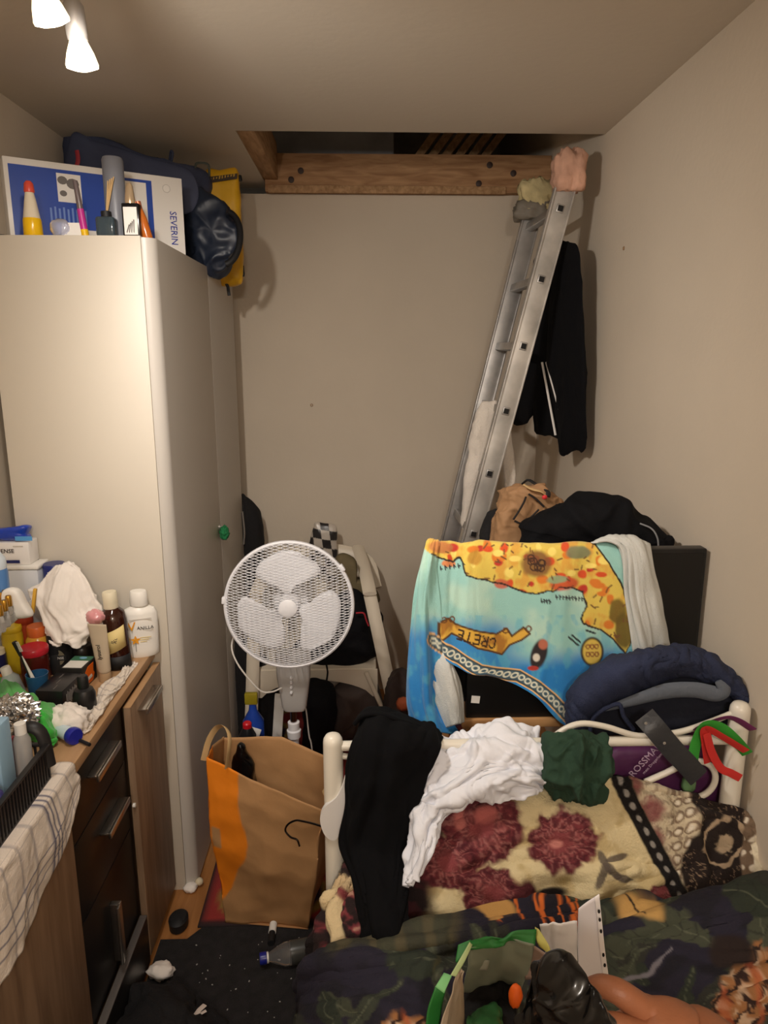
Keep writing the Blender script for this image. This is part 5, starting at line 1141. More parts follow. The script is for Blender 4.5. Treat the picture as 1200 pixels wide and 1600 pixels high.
cloth_uv('right_underside', [[(930, 846, 1.60), (955, 842, 1.61), (985, 843, 1.61), (1014, 852, 1.60)], [(925, 848, 1.568), (958, 838, 1.560), (990, 838, 1.558), (1016, 852, 1.562)], [(965, 856, 1.553), (985, 860, 1.535), (1003, 862, 1.53), (1018, 880, 1.555)], [(975, 930, 1.545), (992, 930, 1.525), (1012, 930, 1.525), (1030, 930, 1.553)], [(985, 1000, 1.535), (1004, 1000, 1.515), (1024, 1000, 1.52), (1043, 1000, 1.55)], [(992, 1060, 1.53), (1012, 1060, 1.51), (1030, 1060, 1.515), (1050, 1060, 1.55)]], 80, 50, towb, tw, [('s', .006, 2.6, .4, 7, lambda s, t: sm(.15, .6, t)), ('n', .004, 5, 3, 2)])

# ---- behind the screen
def deskpile(name, label, cat, pts, Yf, mat, df, db, wr, p=.5, n=(0, -1, .1), **k):
    ol = [P(u, v, Yf(u)) for u, v in pts]
    zl = min(q[2] for q in ol)
    for q in ol: q[0] = min(q[0], .795)
    a, b_ = ol[-1].copy(), ol[0].copy(); nb = [np.array([a[0], a[1], ZD + .02]), np.array([b_[0], b_[1], ZD + .02])]
    o = pillow(name, ol + nb, n, df, db, mat, wr=wr, p=p, **k)
    for v in o.data.vertices: v.co.z = max(v.co.z, ZD + .002 - o.location.z)
    for v in o.data.vertices: v.co.x = min(v.co.x, XR - .003 - o.location.x)
    if label: tag(o, label, cat)
    return o
jb = M('black_jacket', (13, 13, 16), .85, bump=(180, .12), ior=1.25)
o = deskpile('black_jacket_heap', 'black quilted jacket bundled on the desk behind the screen', 'jacket', ((815, 850), (814, 822), (845, 800), (890, 783), (920, 771), (948, 770), (975, 780), (1000, 798), (1018, 812), (1035, 838), (1045, 862)), lambda u: 1.86 - (u - 815) / 235 * .12, jb, .07, .10, [('f', .012, 6, 2), ('n', .014, 4, 5)], N=110, K=20)
o = mk('cable_loop', tube(BM(), spline([P(1000, 818, 1.71), P(1018, 826, 1.69), P(1027, 840, 1.68), P(1029, 856, 1.68)], 12), .0022, 6), M('cord_grey', (130, 130, 132), .5)); tag(o, 'thin grey cable looping off the black jacket heap', 'cable')
krf = M('kraft_plain', (158, 120, 84), .75, bump=(14, .2))
kb = thing('printed_paper_bag', 'small brown paper bag with dark print behind the black jacket heap', 'paper bag', (P(815, 800, 2.0)[0], 2.02, ZD))
o = deskpile('bag_body', None, None, ((766, 850), (770, 815), (780, 788), (786, 764), (800, 758), (822, 756), (846, 752), (858, 770), (878, 780), (890, 800), (892, 850)), lambda u: 2.02, krf, .05, .09, [('c', .030, 9, 3), ('f', .006, 16, 5)], p=.22, N=130, K=26)
o.parent = kb; o.location = o.location - kb.location
mk('handle', tube(BM(), spline([P(818, 757, 1.965), P(830, 764, 1.955), P(845, 768, 1.955), P(853, 775, 1.96)], 12), .008, 8, flat=(.3, 1), up=(0, 0, 1)), hd, kb)
for pts in (((802, 812), (810, 800), (818, 786), (822, 776)), ((804, 814), (816, 818), (830, 808), (842, 796)), ((826, 772), (838, 780), (850, 792))):
    mk('printed_line', tube(BM(), spline(px(pts, 1.948), 14), .003, 6), M('print_black', (34, 28, 26), .6), kb)
o = mk('black_strap_loop', tube(BM(), spline([P(816, 756, 2.03), P(826, 750, 2.02), P(842, 760, 2.0), P(856, 768, 1.97), P(856, 776, 1.96)], 16), .008, 8, flat=(.4, 1)), blackmat); tag(o, 'black strap looped over the top of the printed paper bag', 'strap')
o = crumple('red_label', P(851, 777, 1.95), (.007, .005, .006), M('label_red', (206, 50, 56), .5), seed=3, n=18); tag(o, 'tiny red label beside the handle of the printed paper bag', 'label')
o = deskpile('dark_shoe_heap', 'dark crumpled things between the ladder and the printed paper bag', 'clothes', ((752, 850), (758, 815), (768, 800), (778, 800), (784, 850)), lambda u: 2.14, dkc, .03, .04, [('r', .01, 12, 3)])

# ================================================================== bed
bedw = M('bed_enamel', (228, 222, 208), .3, coat=.3)
Yh = 1.395; YW = Yh - .062
DEFP[0] = PB
pl_, pr_ = PB(520, 1146, Yh), PB(1158, 1096, Yh)
xl_, xr_ = pl_[0], min(pr_[0], .794); zh = (pl_[2] + pr_[2]) / 2
bed = thing('metal_bed', 'white tubular metal bed with rounded head posts heaped with bedding', 'bed', ((xl_ + xr_) / 2, .5, 0))
for x, z in ((xl_, pl_[2]), (xr_, pr_[2])):
    mk('head_post', lathe(BM(), [(.020, 0), (.0205, .01), (.0205, z - .021), (.0195, z - .012), (.015, z - .0045), (.008, z - .0008), (0, z)], 24, T(x, YW, 0)), bedw, bed)
    mk('foot_post', lathe(BM(), [(.020, 0), (.0205, .01), (.0205, .60), (.015, .618), (0, .62)], 20, T(x, -.62, 0)), bedw, bed)
    mk('side_rail', B1(x - .012, x + .012, -.62, YW, .26, .31, .004), bedw, bed)
zr = PB(1040, 1157, Yh)[2]
mk('head_rail', tube(BM(), [(xl_, YW, zr), (xr_, YW, zr)], .0105, 12), bedw, bed)
mk('head_rail', tube(BM(), [(xl_, YW, .42), (xr_, YW, .42)], .0105, 12), bedw, bed)
arc = spline([(xl_, YW, zr - .02)] + [PB(u, v, Yh) for u, v in ((700, 1200), (800, 1195), (848, 1172), (872, 1146), (905, 1131), (945, 1135), (1000, 1150), (1060, 1144), (1110, 1128), (1150, 1112))], 60)
mk('head_arc', tube(BM(), arc, .0064, 10), bedw, bed)
cc = PB(1086, 1218, Yh); r_ = 32 * mpp(cc)
mk('scroll', tube(BM(), [cc + np.array([r_ * math.cos(t), 0, r_ * math.sin(t)]) for t in np.linspace(1.6, -2.3, 26)] , .0068, 10), bedw, bed)
mk('scroll', tube(BM(), [PB(1008, 1222, Yh), PB(1040, 1208, Yh), PB(1068, 1194, Yh), cc + np.array([0, 0, r_])], .0068, 10), bedw, bed)
for k in range(10): mk('slat', B1(xl_, xr_, -.5 + k * .2, -.44 + k * .2, .275, .29, .002), oakt, bed)
o = mk('mattress', B1(xl_ + .02, xr_ - .02, -.58, 1.30, .31, .50, .03), M('mattress_white', (210, 204, 196), .9)); tag(o, 'white mattress on the metal bed under the blankets', 'mattress')
# flower blanket
def flower(x, y, c, cx, cy, R, cols, seed, np_=7, sq=.85):
    wx = fbm(np.stack([x / 22, y / 22, x * 0 + seed * 3], 1), 3); wy = fbm(np.stack([x / 22, y / 22, x * 0 + seed * 3 + 17], 1), 3); x = x + 7 * wx; y = y + 7 * wy
    dx, dy = x - cx, (y - cy) / sq; r = np.hypot(dx, dy) / R; a = np.arctan2(dy, dx); n = fbm(np.stack([x / 14, y / 14, x * 0 + seed], 1), 3)
    edge = .86 + .12 * np.abs(np.sin(a * np_ / 2 + seed)) + .05 * n; c = mixc(c, cols[0], sm(1.1, .9, r / edge))
    for k, q in enumerate((.78, .58, .38)):
        e = q * (.86 + .18 * np.abs(np.sin(a * (np_ - k) / 2 + seed + k * 1.3)) + .08 * n); c = mixc(c, cols[1 + k % 2], sm(1.15, .75, r / e) * .75); c = mixc(c, cols[3], sm(.09, .0, np.abs(r - e)) * .45)
    st_ = np.sin(a * 17 + 4 * n + 3 * wx); c = mixc(c, cols[4], sm(.3, 1, st_) * sm(1., .7, r) * sm(.15, .4, r) * .4); c = mixc(c, cols[3], sm(.4, 1, -st_) * sm(1., .8, r) * sm(.2, .5, r) * .5)
    return c
BUR = [(96, 36, 44), (128, 58, 62), (152, 84, 84), (58, 20, 28), (186, 128, 122)]
def blanket_paint(x, y):
    n = fbm(np.stack([x / 40, y / 40, x * 0 + 2], 1), 4); n2 = fbm(np.stack([x / 9, y / 9, x * 0 + 6], 1), 3)
    c = np.tile(lin((216, 200, 158)), (len(x), 1)); c = mixc(c, (196, 176, 130), sm(0, .6, n))
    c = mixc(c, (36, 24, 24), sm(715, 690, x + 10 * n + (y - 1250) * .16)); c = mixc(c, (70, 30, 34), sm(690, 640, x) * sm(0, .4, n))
    c = flower(x, y, c, 752, 1295, 66, BUR, 1.0, 8, .95); c = flower(x, y, c, 700, 1345, 48, BUR, 3.0, 7, 1.0); c = flower(x, y, c, 768, 1395, 52, BUR, 5.0, 7, .8)
    c = flower(x, y, c, 876, 1315, 58, BUR, 2.2, 9, .85)
    c = mixc(c, (196, 126, 118), sm(1.1, .5, np.hypot((x - 868) / 13, (y - 1318) / 10))); c = mixc(c, (188, 110, 104), sm(1.1, .5, np.hypot((x - 718) / 12, (y - 1280) / 20))); c = mixc(c, (176, 96, 92), sm(1.1, .6, np.hypot((x - 760) / 20, (y - 1275) / 16)))
    c = mixc(c, (30, 22, 22), sm(1.1, .6, np.hypot((x - 862 + (y - 1395) * .4) / 30, (y - 1397) / 13))); c = mixc(c, (84, 34, 40), sm(1.1, .7, np.hypot((x - 820) / 18, (y - 1400) / 30))); c = mixc(c, (82, 34, 40), sm(1.1, .7, np.hypot((x - 880) / 32, (y - 1425) / 10)))
    for cx, cy, a in ((940, 1345, 1.2), (955, 1362, .7), (972, 1370, .3), (935, 1368, 1.9), (960, 1340, -.3)):
        u_ = (x - cx) * math.cos(a) + (y - cy) * math.sin(a); v_ = -(x - cx) * math.sin(a) + (y - cy) * math.cos(a); c = mixc(c, (92, 82, 74), sm(1.15, .75, np.hypot(u_ / 20, v_ / 6)) * .9)
    for cx, cy, R in ((1030, 1395, 26), (1010, 1420, 20), (985, 1410, 16)): c = flower(x, y, c, cx, cy, R, BUR, cx * .1, 6)
    # border zones to the right of the black chain band
    xb = x - 958 - (y - 1225) * .52
    right = sm(-2, 2, xb - 26)
    c2 = np.tile(lin((206, 192, 164)), (len(x), 1)); c2 = mixc(c2, (150, 132, 112), sm(.05, .45, n2) * .8); 
    for cx, cy, R in ((985, 1232, 20), (1012, 1268, 26), (1018, 1310, 24), (1030, 1355, 24)): c2 = mixc(c2, (124, 54, 62), sm(1.1, .55, np.hypot((x - cx + 6 * n2) / R, (y - cy + 5 * n2) / R * 1.1)) * .85)
    wv = np.hypot(((x - 1050) % 17) - 8.5, ((y + x * .3) % 22) - 11); c2 = mixc(c2, (132, 112, 94), sm(2, .8, np.abs(wv - 7)) * sm(1040, 1050, x + 4 * n2)); c2 = mixc(c2, (232, 222, 204), sm(5, 2.5, wv) * sm(1040, 1050, x))
    dkx = sm(-3, 3, x - 1076 - 12 * np.sin((y - 1240) / 26)); c3 = np.tile(lin((36, 26, 23)), (len(x), 1)); q = np.abs(np.hypot(x - 1128, (y - 1318) * .95) - 34 - 6 * n); c3 = mixc(c3, (168, 146, 120), sm(3.2, 1.6, q)); q = np.abs(np.sin(x / 9 + y / 13 + 2 * n2)); c3 = mixc(c3, (140, 118, 96), sm(.16, .05, q) * (np.hypot(x - 1128, y - 1318) > 42)); c3 = mixc(c3, (178, 158, 132), sm(1.15, .7, np.hypot((x - 1130 + 6 * n2) / 14, (y - 1318 + 8 * n2) / 17)))
    c2 = c2 * (1 - dkx)[:, None] + c3 * dkx[:, None]; c2 = mixc(c2, (120, 100, 82), sm(-2, 2, x - 1158)); wv = np.hypot(((x) % 16) - 8, ((y) % 24) - 12); c2 = mixc(c2, (226, 216, 198), sm(6, 3, wv) * sm(1158, 1162, x)); c2 = mixc(c2, (224, 214, 190), sm(-2, 2, x - 1178))
    c = c * (1 - right)[:, None] + c2 * right[:, None]
    band = sm(2, -2, np.abs(xb - 12) - 15); c = mixc(c, (22, 18, 18), band); al = (y * .9 + x * .4) % 22; c = mixc(c, (150, 146, 140), sm(1.1, .7, np.hypot((xb - 12) / 5, (al - 11) / 7)) * band)
    return c
blm = M('plush_blanket', attr=True, rough=1.0, bump=(260, .35))
bl = thing('flower_blanket', 'thick cream plush blanket with burgundy flowers heaped on the bed', 'blanket', (.4, 1.2, .5))
cloth_uv('blanket_heap', [
 [(622, 1275, 1.374), (690, 1250, 1.381), (770, 1232, 1.384), (860, 1226, 1.386), (940, 1212, 1.389), (1010, 1222, 1.389), (1080, 1240, 1.389), (1140, 1262, 1.381), (1186, 1290, 1.359), (1215, 1320, 1.349)],
 [(615, 1310, 1.360), (690, 1268, 1.365), (770, 1250, 1.363), (860, 1248, 1.365), (940, 1234, 1.370), (1010, 1240, 1.365), (1080, 1262, 1.365), (1140, 1288, 1.355), (1186, 1312, 1.340), (1215, 1340, 1.333)],
 [(612, 1350, 1.329), (690, 1310, 1.324), (770, 1296, 1.319), (860, 1296, 1.324), (945, 1286, 1.327), (1012, 1290, 1.321), (1080, 1306, 1.324), (1140, 1322, 1.324), (1186, 1340, 1.317), (1215, 1362, 1.312)],
 [(612, 1395, 1.288), (690, 1362, 1.285), (770, 1350, 1.283), (860, 1350, 1.285), (950, 1345, 1.288), (1015, 1345, 1.288), (1080, 1352, 1.290), (1140, 1362, 1.293), (1186, 1374, 1.290), (1215, 1388, 1.288)],
 [(615, 1440, 1.249), (690, 1412, 1.252), (770, 1405, 1.252), (860, 1405, 1.254), (950, 1400, 1.256), (1015, 1398, 1.259), (1080, 1400, 1.262), (1140, 1404, 1.264), (1186, 1408, 1.267), (1215, 1416, 1.267)],
 [(620, 1480, 1.231), (690, 1460, 1.233), (770, 1452, 1.233), (860, 1450, 1.236), (950, 1448, 1.236), (1015, 1446, 1.238), (1080, 1444, 1.240), (1140, 1444, 1.243), (1186, 1444, 1.246), (1215, 1450, 1.246)]],
 200, 330, blm, bl, [('n', .014, 4, 2.2, 3), ('f', .012, 4, 2.0, 8), ('n', .003, 16, 9, 5)], blanket_paint, thick=.012)
def drape_paint(x, y):
    n = fbm(np.stack([x / 26, y / 26, x * 0 + 9], 1), 3); c = np.tile(lin((40, 26, 26)), (len(x), 1)); c = mixc(c, (128, 54, 60), sm(.0, .35, n)); c = mixc(c, (186, 140, 120), sm(.35, .7, n))
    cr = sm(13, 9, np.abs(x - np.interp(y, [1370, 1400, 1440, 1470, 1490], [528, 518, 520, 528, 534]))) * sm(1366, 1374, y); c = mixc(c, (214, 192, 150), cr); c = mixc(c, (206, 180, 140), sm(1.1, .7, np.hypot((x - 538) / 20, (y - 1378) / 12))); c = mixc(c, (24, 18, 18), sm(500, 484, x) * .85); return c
cloth_uv('blanket_overhang', [[(545, 1350, 1.345), (565, 1340, 1.390), (600, 1345, 1.380), (640, 1350, 1.410)], [(520, 1385, 1.330), (545, 1372, 1.310), (590, 1370, 1.330), (640, 1375, 1.350)], [(496, 1430, 1.320), (525, 1415, 1.270), (585, 1415, 1.260), (640, 1420, 1.280)], [(478, 1475, 1.300), (515, 1470, 1.230), (580, 1468, 1.210), (640, 1470, 1.230)], [(470, 1510, 1.270), (505, 1530, 1.200), (570, 1520, 1.180), (640, 1510, 1.200)]], 90, 100, blm, bl, [('f', .016, 3, 1.4, 3), ('n', .012, 3, 3, 6)], drape_paint, thick=.012)
# jungle print duvet
def duvet_paint(x, y):
    n = fbm(np.stack([x / 70, y / 50, x * 0 + 3], 1), 4); x = x + 9 * fbm(np.stack([x / 50, y / 50, x * 0 + 13], 1), 3); y = y + 8 * fbm(np.stack([x / 50, y / 50, x * 0 + 23], 1), 3); n2 = fbm(np.stack([x / 16, y / 16, x * 0 + 8], 1), 3)
    c = np.tile(lin((31, 28, 44)), (len(x), 1)); c = mixc(c, (22, 20, 31), sm(0, .5, n))
    rs = np.random.RandomState(12)
    for k in range(46):
        cx, cy, a, L_, w_ = rs.uniform(470, 1230), rs.uniform(1390, 1640), rs.uniform(-1.5, 1.5), rs.uniform(34, 85), rs.uniform(11, 26); col = [(52, 57, 46), (41, 48, 38), (62, 66, 52), (44, 45, 39)][k % 4]
        u_ = (x - cx) * math.cos(a) + (y - cy) * math.sin(a); v_ = -(x - cx) * math.sin(a) + (y - cy) * math.cos(a)
        e = np.hypot(u_ / L_, v_ / (w_ * (1.15 - .3 * u_ / L_))); e = e + .12 * np.abs(np.sin(u_ / 7)) * (np.abs(v_) > w_ * .35); c = mixc(c, col, sm(1.05, .92, e)); c = mixc(c, (92, 96, 78), sm(1.6, .5, np.abs(v_)) * sm(1, .9, e) * .7); c = mixc(c, (30, 34, 28), sm(.9, 1, np.sin(u_ / 4.5 + np.abs(v_) / 5)) * sm(1, .9, e) * .7)
    def tiger(c, cx, cy, ra, rb, a):
        u_ = (x - cx) * math.cos(a) + (y - cy) * math.sin(a); v_ = -(x - cx) * math.sin(a) + (y - cy) * math.cos(a); e = np.hypot(u_ / ra, v_ / rb) + .15 * n2; w = sm(1.05, .9, e)
        t = mixc(np.tile(lin((150, 102, 62)), (len(x), 1)), (190, 160, 132), sm(-.1, .5, n2)); t = mixc(t, (46, 26, 20), sm(.35, .75, np.sin(u_ / 5.5 + 2.2 * n2 + v_ / 22)) ); t = mixc(t, (176, 88, 52), sm(.6, 1, np.sin(u_ / 9 - v_ / 14 + n)) * .6); return c * (1 - w)[:, None] + t * w[:, None]
    c = tiger(c, 1168, 1562, 44, 84, .30); c = tiger(c, 640, 1625, 58, 32, .1)
    c = mixc(c, (34, 22, 20), sm(1.1, .6, np.hypot((x - 1145) / 40, (y - 1492) / 26)))
    for k, xx in enumerate((790, 806, 838, 852, 872, 884, 900)): c = mixc(c, (206, 104, 42), sm(3, 1.4, dseg(x, y, (xx, 1412), (xx - 6 + 14 * (k % 3), 1444))))
    c = mixc(c, (196, 150, 86), sm(1.1, .7, np.hypot((x - 775) / 34, (y - 1428) / 10))); c = mixc(c, (190, 150, 88), sm(1.1, .7, np.hypot((x - 1005) / 42, (y - 1424) / 17))); c = mixc(c, (44, 34, 26), sm(2, 1, dseg(x, y, (985, 1415), (1012, 1434))))
    c = mixc(c, (120, 116, 124), sm(6, 3, dseg(x, y, (968, 1545), (1050, 1494)) + (x - 968) * .03) * .9)
    c = mixc(c, (64, 62, 40), sm(1.1, .7, np.hypot((x - 678) / 6, (y - 1515) / 18))); 
    st_ = sm(.0, .8, np.sin(x / 7 + n)); fold = sm(1440, 1448, y + (x - 560) * .14) * sm(1492, 1478, y + (x - 560) * .10) * sm(740, 700, x); c = mixc(c, (62, 62, 46), fold * .8); c = mixc(c, (96, 86, 60), fold * st_ * .5)
    return c
duv = M('jungle_duvet', attr=True, rough=.9, bump=(200, .2))
PZZ = lambda u, v, z: PZ(u, v, z)
cloth_uv_rows = [
 [(500, 1500, .46), (530, 1478, .57), (600, 1462, .60), (690, 1440, .615), (800, 1418, .63), (900, 1412, .635), (1000, 1406, .64), (1100, 1396, .645), (1198, 1386, .65), (1230, 1386, .64)],
 [(484, 1520, .45), (512, 1494, .58), (590, 1478, .625), (690, 1462, .645), (800, 1444, .65), (900, 1436, .65), (1000, 1430, .655), (1100, 1422, .665), (1200, 1412, .67), (1240, 1412, .66)],
 [(468, 1555, .40), (495, 1525, .55), (580, 1515, .61), (690, 1500, .62), (800, 1490, .62), (900, 1486, .625), (1000, 1482, .63), (1105, 1478, .645), (1205, 1470, .66), (1255, 1470, .655)],
 [(458, 1610, .32), (484, 1580, .50), (570, 1575, .60), (690, 1570, .61), (800, 1565, .61), (900, 1560, .61), (1010, 1555, .62), (1110, 1550, .64), (1215, 1545, .65), (1270, 1545, .65)],
 [(452, 1690, .26), (478, 1660, .46), (565, 1655, .59), (690, 1650, .60), (800, 1650, .60), (900, 1650, .60), (1010, 1650, .61), (1120, 1650, .63), (1235, 1650, .64), (1300, 1650, .64)],
 [(445, 1850, .24), (470, 1840, .44), (560, 1840, .58), (690, 1840, .59), (800, 1840, .59), (920, 1840, .59), (1040, 1840, .60), (1160, 1840, .62), (1290, 1840, .63), (1370, 1840, .63)]]
o = cloth_uv('jungle_duvet', cloth_uv_rows, 190, 330, duv, None, [('n', .016, 3, 2.5, 4), ('f', .012, 3.4, 2.4, 2), ('n', .003, 14, 9, 6)], duvet_paint, thick=.02, Pf=PZZ); tag(o, 'dark jungle print duvet with tigers across the foreground of the bed', 'duvet')

# ---- clothes over the bed head
trou = M('black_trousers', (14, 14, 16), .95, bump=(150, .08), ior=1.2)
tz_ = thing('black_trousers', 'black trousers hanging over the left head post of the bed', 'trousers', PB(600, 1450, 1.28))
def YT(u, v): return 1.35 - max(0, v - 1300) / 160 * .07
cloth_uv('trouser_cloth', [
 [(562, 1126, 1.42), (580, 1108, 1.425), (612, 1114, 1.425), (655, 1132, 1.425), (692, 1150, 1.42)],
 [(548, 1160, 1.37), (570, 1150, 1.345), (610, 1150, 1.34), (650, 1162, 1.34), (684, 1172, 1.35)],
 [(542, 1210, 1.36), (565, 1210, 1.32), (605, 1210, 1.315), (640, 1212, 1.32), (664, 1216, 1.34)],
 [(546, 1262, 1.35), (562, 1265, 1.31), (600, 1268, 1.305), (630, 1270, 1.305), (650, 1272, 1.33)],
 [(533, 1318, 1.34), (555, 1325, 1.30), (596, 1330, 1.29), (624, 1332, 1.29), (640, 1330, 1.32)],
 [(552, 1375, 1.28), (570, 1385, 1.24), (598, 1388, 1.23), (622, 1388, 1.23), (636, 1382, 1.25)],
 [(564, 1430, 1.22), (578, 1440, 1.18), (600, 1442, 1.17), (622, 1440, 1.17), (635, 1432, 1.19)],
 [(572, 1466, 1.19), (582, 1476, 1.16), (602, 1478, 1.15), (622, 1476, 1.15), (634, 1468, 1.17)]], 110, 70, trou, tz_, [('s', .005, 1.3, .5, 3), ('f', .006, 2.2, 2.2, 5), ('n', .008, 2, 3, 2)], thick=.012)
cloth_uv('waistband', [[(560, 1120, 1.43), (580, 1106, 1.432), (615, 1112, 1.432), (655, 1128, 1.43), (690, 1146, 1.425)], [(552, 1132, 1.40), (578, 1116, 1.385), (613, 1122, 1.38), (652, 1138, 1.38), (688, 1156, 1.39)]], 12, 60, trou, tz_, [('n', .003, 5, 1, 2)], thick=.008)
wsh = M('white_cotton', (226, 228, 236), .85, bump=(120, .12))
ws = thing('white_shirt', 'white cotton shirt crumpled over the bed head beside black trousers', 'shirt', PB(740, 1260, 1.30))
cloth_uv('shirt_body', [
 [(664, 1172, 1.40), (700, 1148, 1.425), (740, 1140, 1.43), (785, 1134, 1.435), (832, 1144, 1.435), (850, 1160, 1.42)],
 [(655, 1200, 1.36), (698, 1172, 1.375), (742, 1160, 1.375), (790, 1155, 1.38), (834, 1164, 1.385), (850, 1180, 1.39)],
 [(648, 1235, 1.34), (690, 1215, 1.33), (742, 1195, 1.33), (795, 1188, 1.34), (836, 1194, 1.35), (850, 1204, 1.37)],
 [(640, 1270, 1.33), (684, 1258, 1.305), (738, 1232, 1.31), (795, 1220, 1.32), (836, 1220, 1.33), (850, 1224, 1.35)],
 [(652, 1296, 1.33), (690, 1288, 1.31), (736, 1256, 1.315), (790, 1250, 1.32), (830, 1242, 1.325), (846, 1240, 1.34)]], 110, 130, wsh, ws, [('f', .020, 2.4, 2.0, 6), ('n', .010, 2.4, 2.2, 3), ('f', .006, 5, 4, 9)], thick=.006)
cloth_uv('shirt_sleeve', [[(648, 1250, 1.335), (670, 1256, 1.31), (702, 1262, 1.31)], [(640, 1278, 1.32), (662, 1280, 1.295), (692, 1284, 1.30)], [(636, 1320, 1.30), (660, 1312, 1.27), (688, 1302, 1.285)], [(633, 1358, 1.27), (650, 1346, 1.245), (676, 1330, 1.26)], [(634, 1388, 1.24), (640, 1380, 1.225), (650, 1368, 1.24)]], 70, 50, wsh, ws, [('f', .009, 2.6, 1.6, 4), ('s', .004, 2.2, .6, 2)], thick=.006)
grc = M('dark_green_cotton', (36, 62, 46), .9, bump=(120, .2))
o = pillow('green_shirt', pxb(((846, 1196), (856, 1166), (878, 1146), (900, 1140), (924, 1144), (946, 1160), (956, 1182), (952, 1206), (934, 1216), (926, 1240), (912, 1252), (890, 1244), (866, 1238), (848, 1226)), 1.355), (0, -1, .25), .05, .02, grc, wr=[('f', .016, (11, 11, 7), 4), ('f', .006, (22, 22, 14), 7), ('n', .010, 6, 2)], p=.55, N=150, K=26); tag(o, 'dark green shirt crumpled over the bed rail right of white shirt', 'shirt')
o = mk('plastic_hanger', prism(BM(), [tuple(x) for x in spline_closed([(541, -1214), (549, -1240), (546, -1268), (536, -1292), (524, -1313), (508, -1306), (500, -1282), (506, -1263), (524, -1248), (534, -1232)], 40)], 0, 1), whitep)
# rebuild the hanger at its place
bpy.data.objects.remove(o)
hg = thing('plastic_hanger', 'white plastic hanger end with dark wire hook beside the paper bag', 'hanger', PB(520, 1310, 1.36))
hp = spline_closed([(541, 1213), (549, 1240), (546, 1268), (536, 1292), (524, 1313), (508, 1306), (500, 1282), (506, 1263), (524, 1248), (534, 1232)], 36) if False else spline_closed([(541, 1213, 0), (549, 1240, 0), (546, 1268, 0), (536, 1292, 0), (524, 1313, 0), (508, 1306, 0), (500, 1282, 0), (506, 1263, 0), (524, 1248, 0), (534, 1232, 0)], 36)
bm = BM(); A_ = [PB(u, v, 1.37) for u, v, _ in hp]; fa = [bm.verts.new(q) for q in A_]; fb_ = [bm.verts.new(q + [0, .012, 0]) for q in A_]; bm.faces.new(fa); bm.faces.new(fb_[::-1])
for k in range(36): bm.faces.new((fa[k], fa[(k + 1) % 36], fb_[(k + 1) % 36], fb_[k]))
mk('hanger_arm', bm, M('white_satin_plastic', (226, 224, 222), .35), hg)
mk('hook', tube(BM(), spline([PB(505, 1292, 1.375), PB(490, 1287, 1.40), PB(472, 1283, 1.42), PB(462, 1282, 1.44), PB(450, 1288, 1.45), PB(446, 1298, 1.45), PB(454, 1308, 1.44), PB(464, 1312, 1.43), PB(468, 1322, 1.43)], 40), .0022, 8), M('hook_wire', (60, 54, 52), .3, 1), hg)
DEFP[0] = P
# jeans with belt
denim = M('dark_denim', (38, 46, 74), .85, bump=(260, .35), var=(7, .3)); lining = M('dark_lining', (24, 27, 40), .9, bump=(60, .2)); pock = M('grey_pocket', (92, 98, 108), .9, bump=(100, .2))
def YJ(u): return 1.452 - (u - 885) / 293 * .082
jn_ = thing('blue_jeans', 'dark blue jeans with leather belt bunched over the right bed head', 'jeans', P(1030, 1150, 1.43))
def pj(pts, dy=0): return [P(u, v, YJ(u) + dy) for u, v in pts]
def clipx(o):
    for v in o.data.vertices: v.co.x = min(v.co.x, XR - .003 - WO[o][0])
    return o
clipx(pillow('seat_inside', pj(((900, 1150), (890, 1110), (925, 1070), (990, 1045), (1060, 1042), (1115, 1055), (1150, 1085), (1165, 1110), (1140, 1135), (1080, 1150), (1010, 1155), (950, 1150)), .01), (.2, -1, .1), .012, .03, lining, jn_, wr=[('f', .006, 9, 4)], p=.4))
rows = []
oc = [(886, 1140), (889, 1092), (915, 1054), (965, 1026), (1020, 1012), (1062, 1009), (1105, 1022), (1145, 1055), (1172, 1090), (1178, 1112)]
ic = [(912, 1152), (918, 1128), (942, 1106), (982, 1084), (1030, 1064), (1068, 1056), (1104, 1060), (1134, 1078), (1152, 1098), (1160, 1118)]
for w, dy in ((0, .03), (.12, -.012), (.4, -.035), (.75, -.03), (1, .0)):
    rows.append([(a[0] * (1 - w) + b_[0] * w, a[1] * (1 - w) + b_[1] * w, YJ(a[0] * (1 - w) + b_[0] * w) + dy * np.interp(a[0], [1000, 1178], [1, .25])) for a, b_ in zip(oc, ic)])
clipx(cloth_uv('denim_leg', rows, 60, 200, denim, jn_, [('f', .005, 7, 1.0, 5), ('n', .004, 9, 2, 2), ('s', .0012, 16, .5, 3)], thick=.012))
mk('pocket_lining', tube(BM(), spline([P(u, v, YJ(u) - .022) for u, v in ((945, 1108), (985, 1096), (1040, 1080), (1085, 1078), (1118, 1084), (1130, 1076), (1122, 1064))], 40), list(np.concatenate([np.linspace(.006, .020, 14), np.full(16, .020), np.linspace(.020, .008, 10)])), 10, flat=(.9, .45)), pock, jn_)
mk('stitched_seam', tube(BM(), spline([P(u, v, YJ(u) - .03) for u, v in ((920, 1150), (930, 1118), (965, 1100), (975, 1120), (990, 1140))], 24), .005, 8), denim, jn_)
leather = M('black_leather', (48, 50, 54), .38, bump=(90, .15))
belt = mk('belt_strap', tube(BM(), spline([PB(1006, 1118, 1.375), PB(1025, 1140, 1.355), PB(1052, 1172, 1.352), PB(1075, 1196, 1.352), PB(1092, 1216, 1.355)], 24), .0225, 8, flat=(.07, 1), up=(0, -1, .2)), leather, jn_)
for u, v in ((1009, 1130), (1038, 1161)): mk('belt_hole', lathe(BM(), [(.003, 0), (.003, .0012), (0, .0014)], 10, T(PB(u, v, 1.349)) @ RX(PI / 2)), M('eyelet', (190, 186, 180), .4, .6), belt)
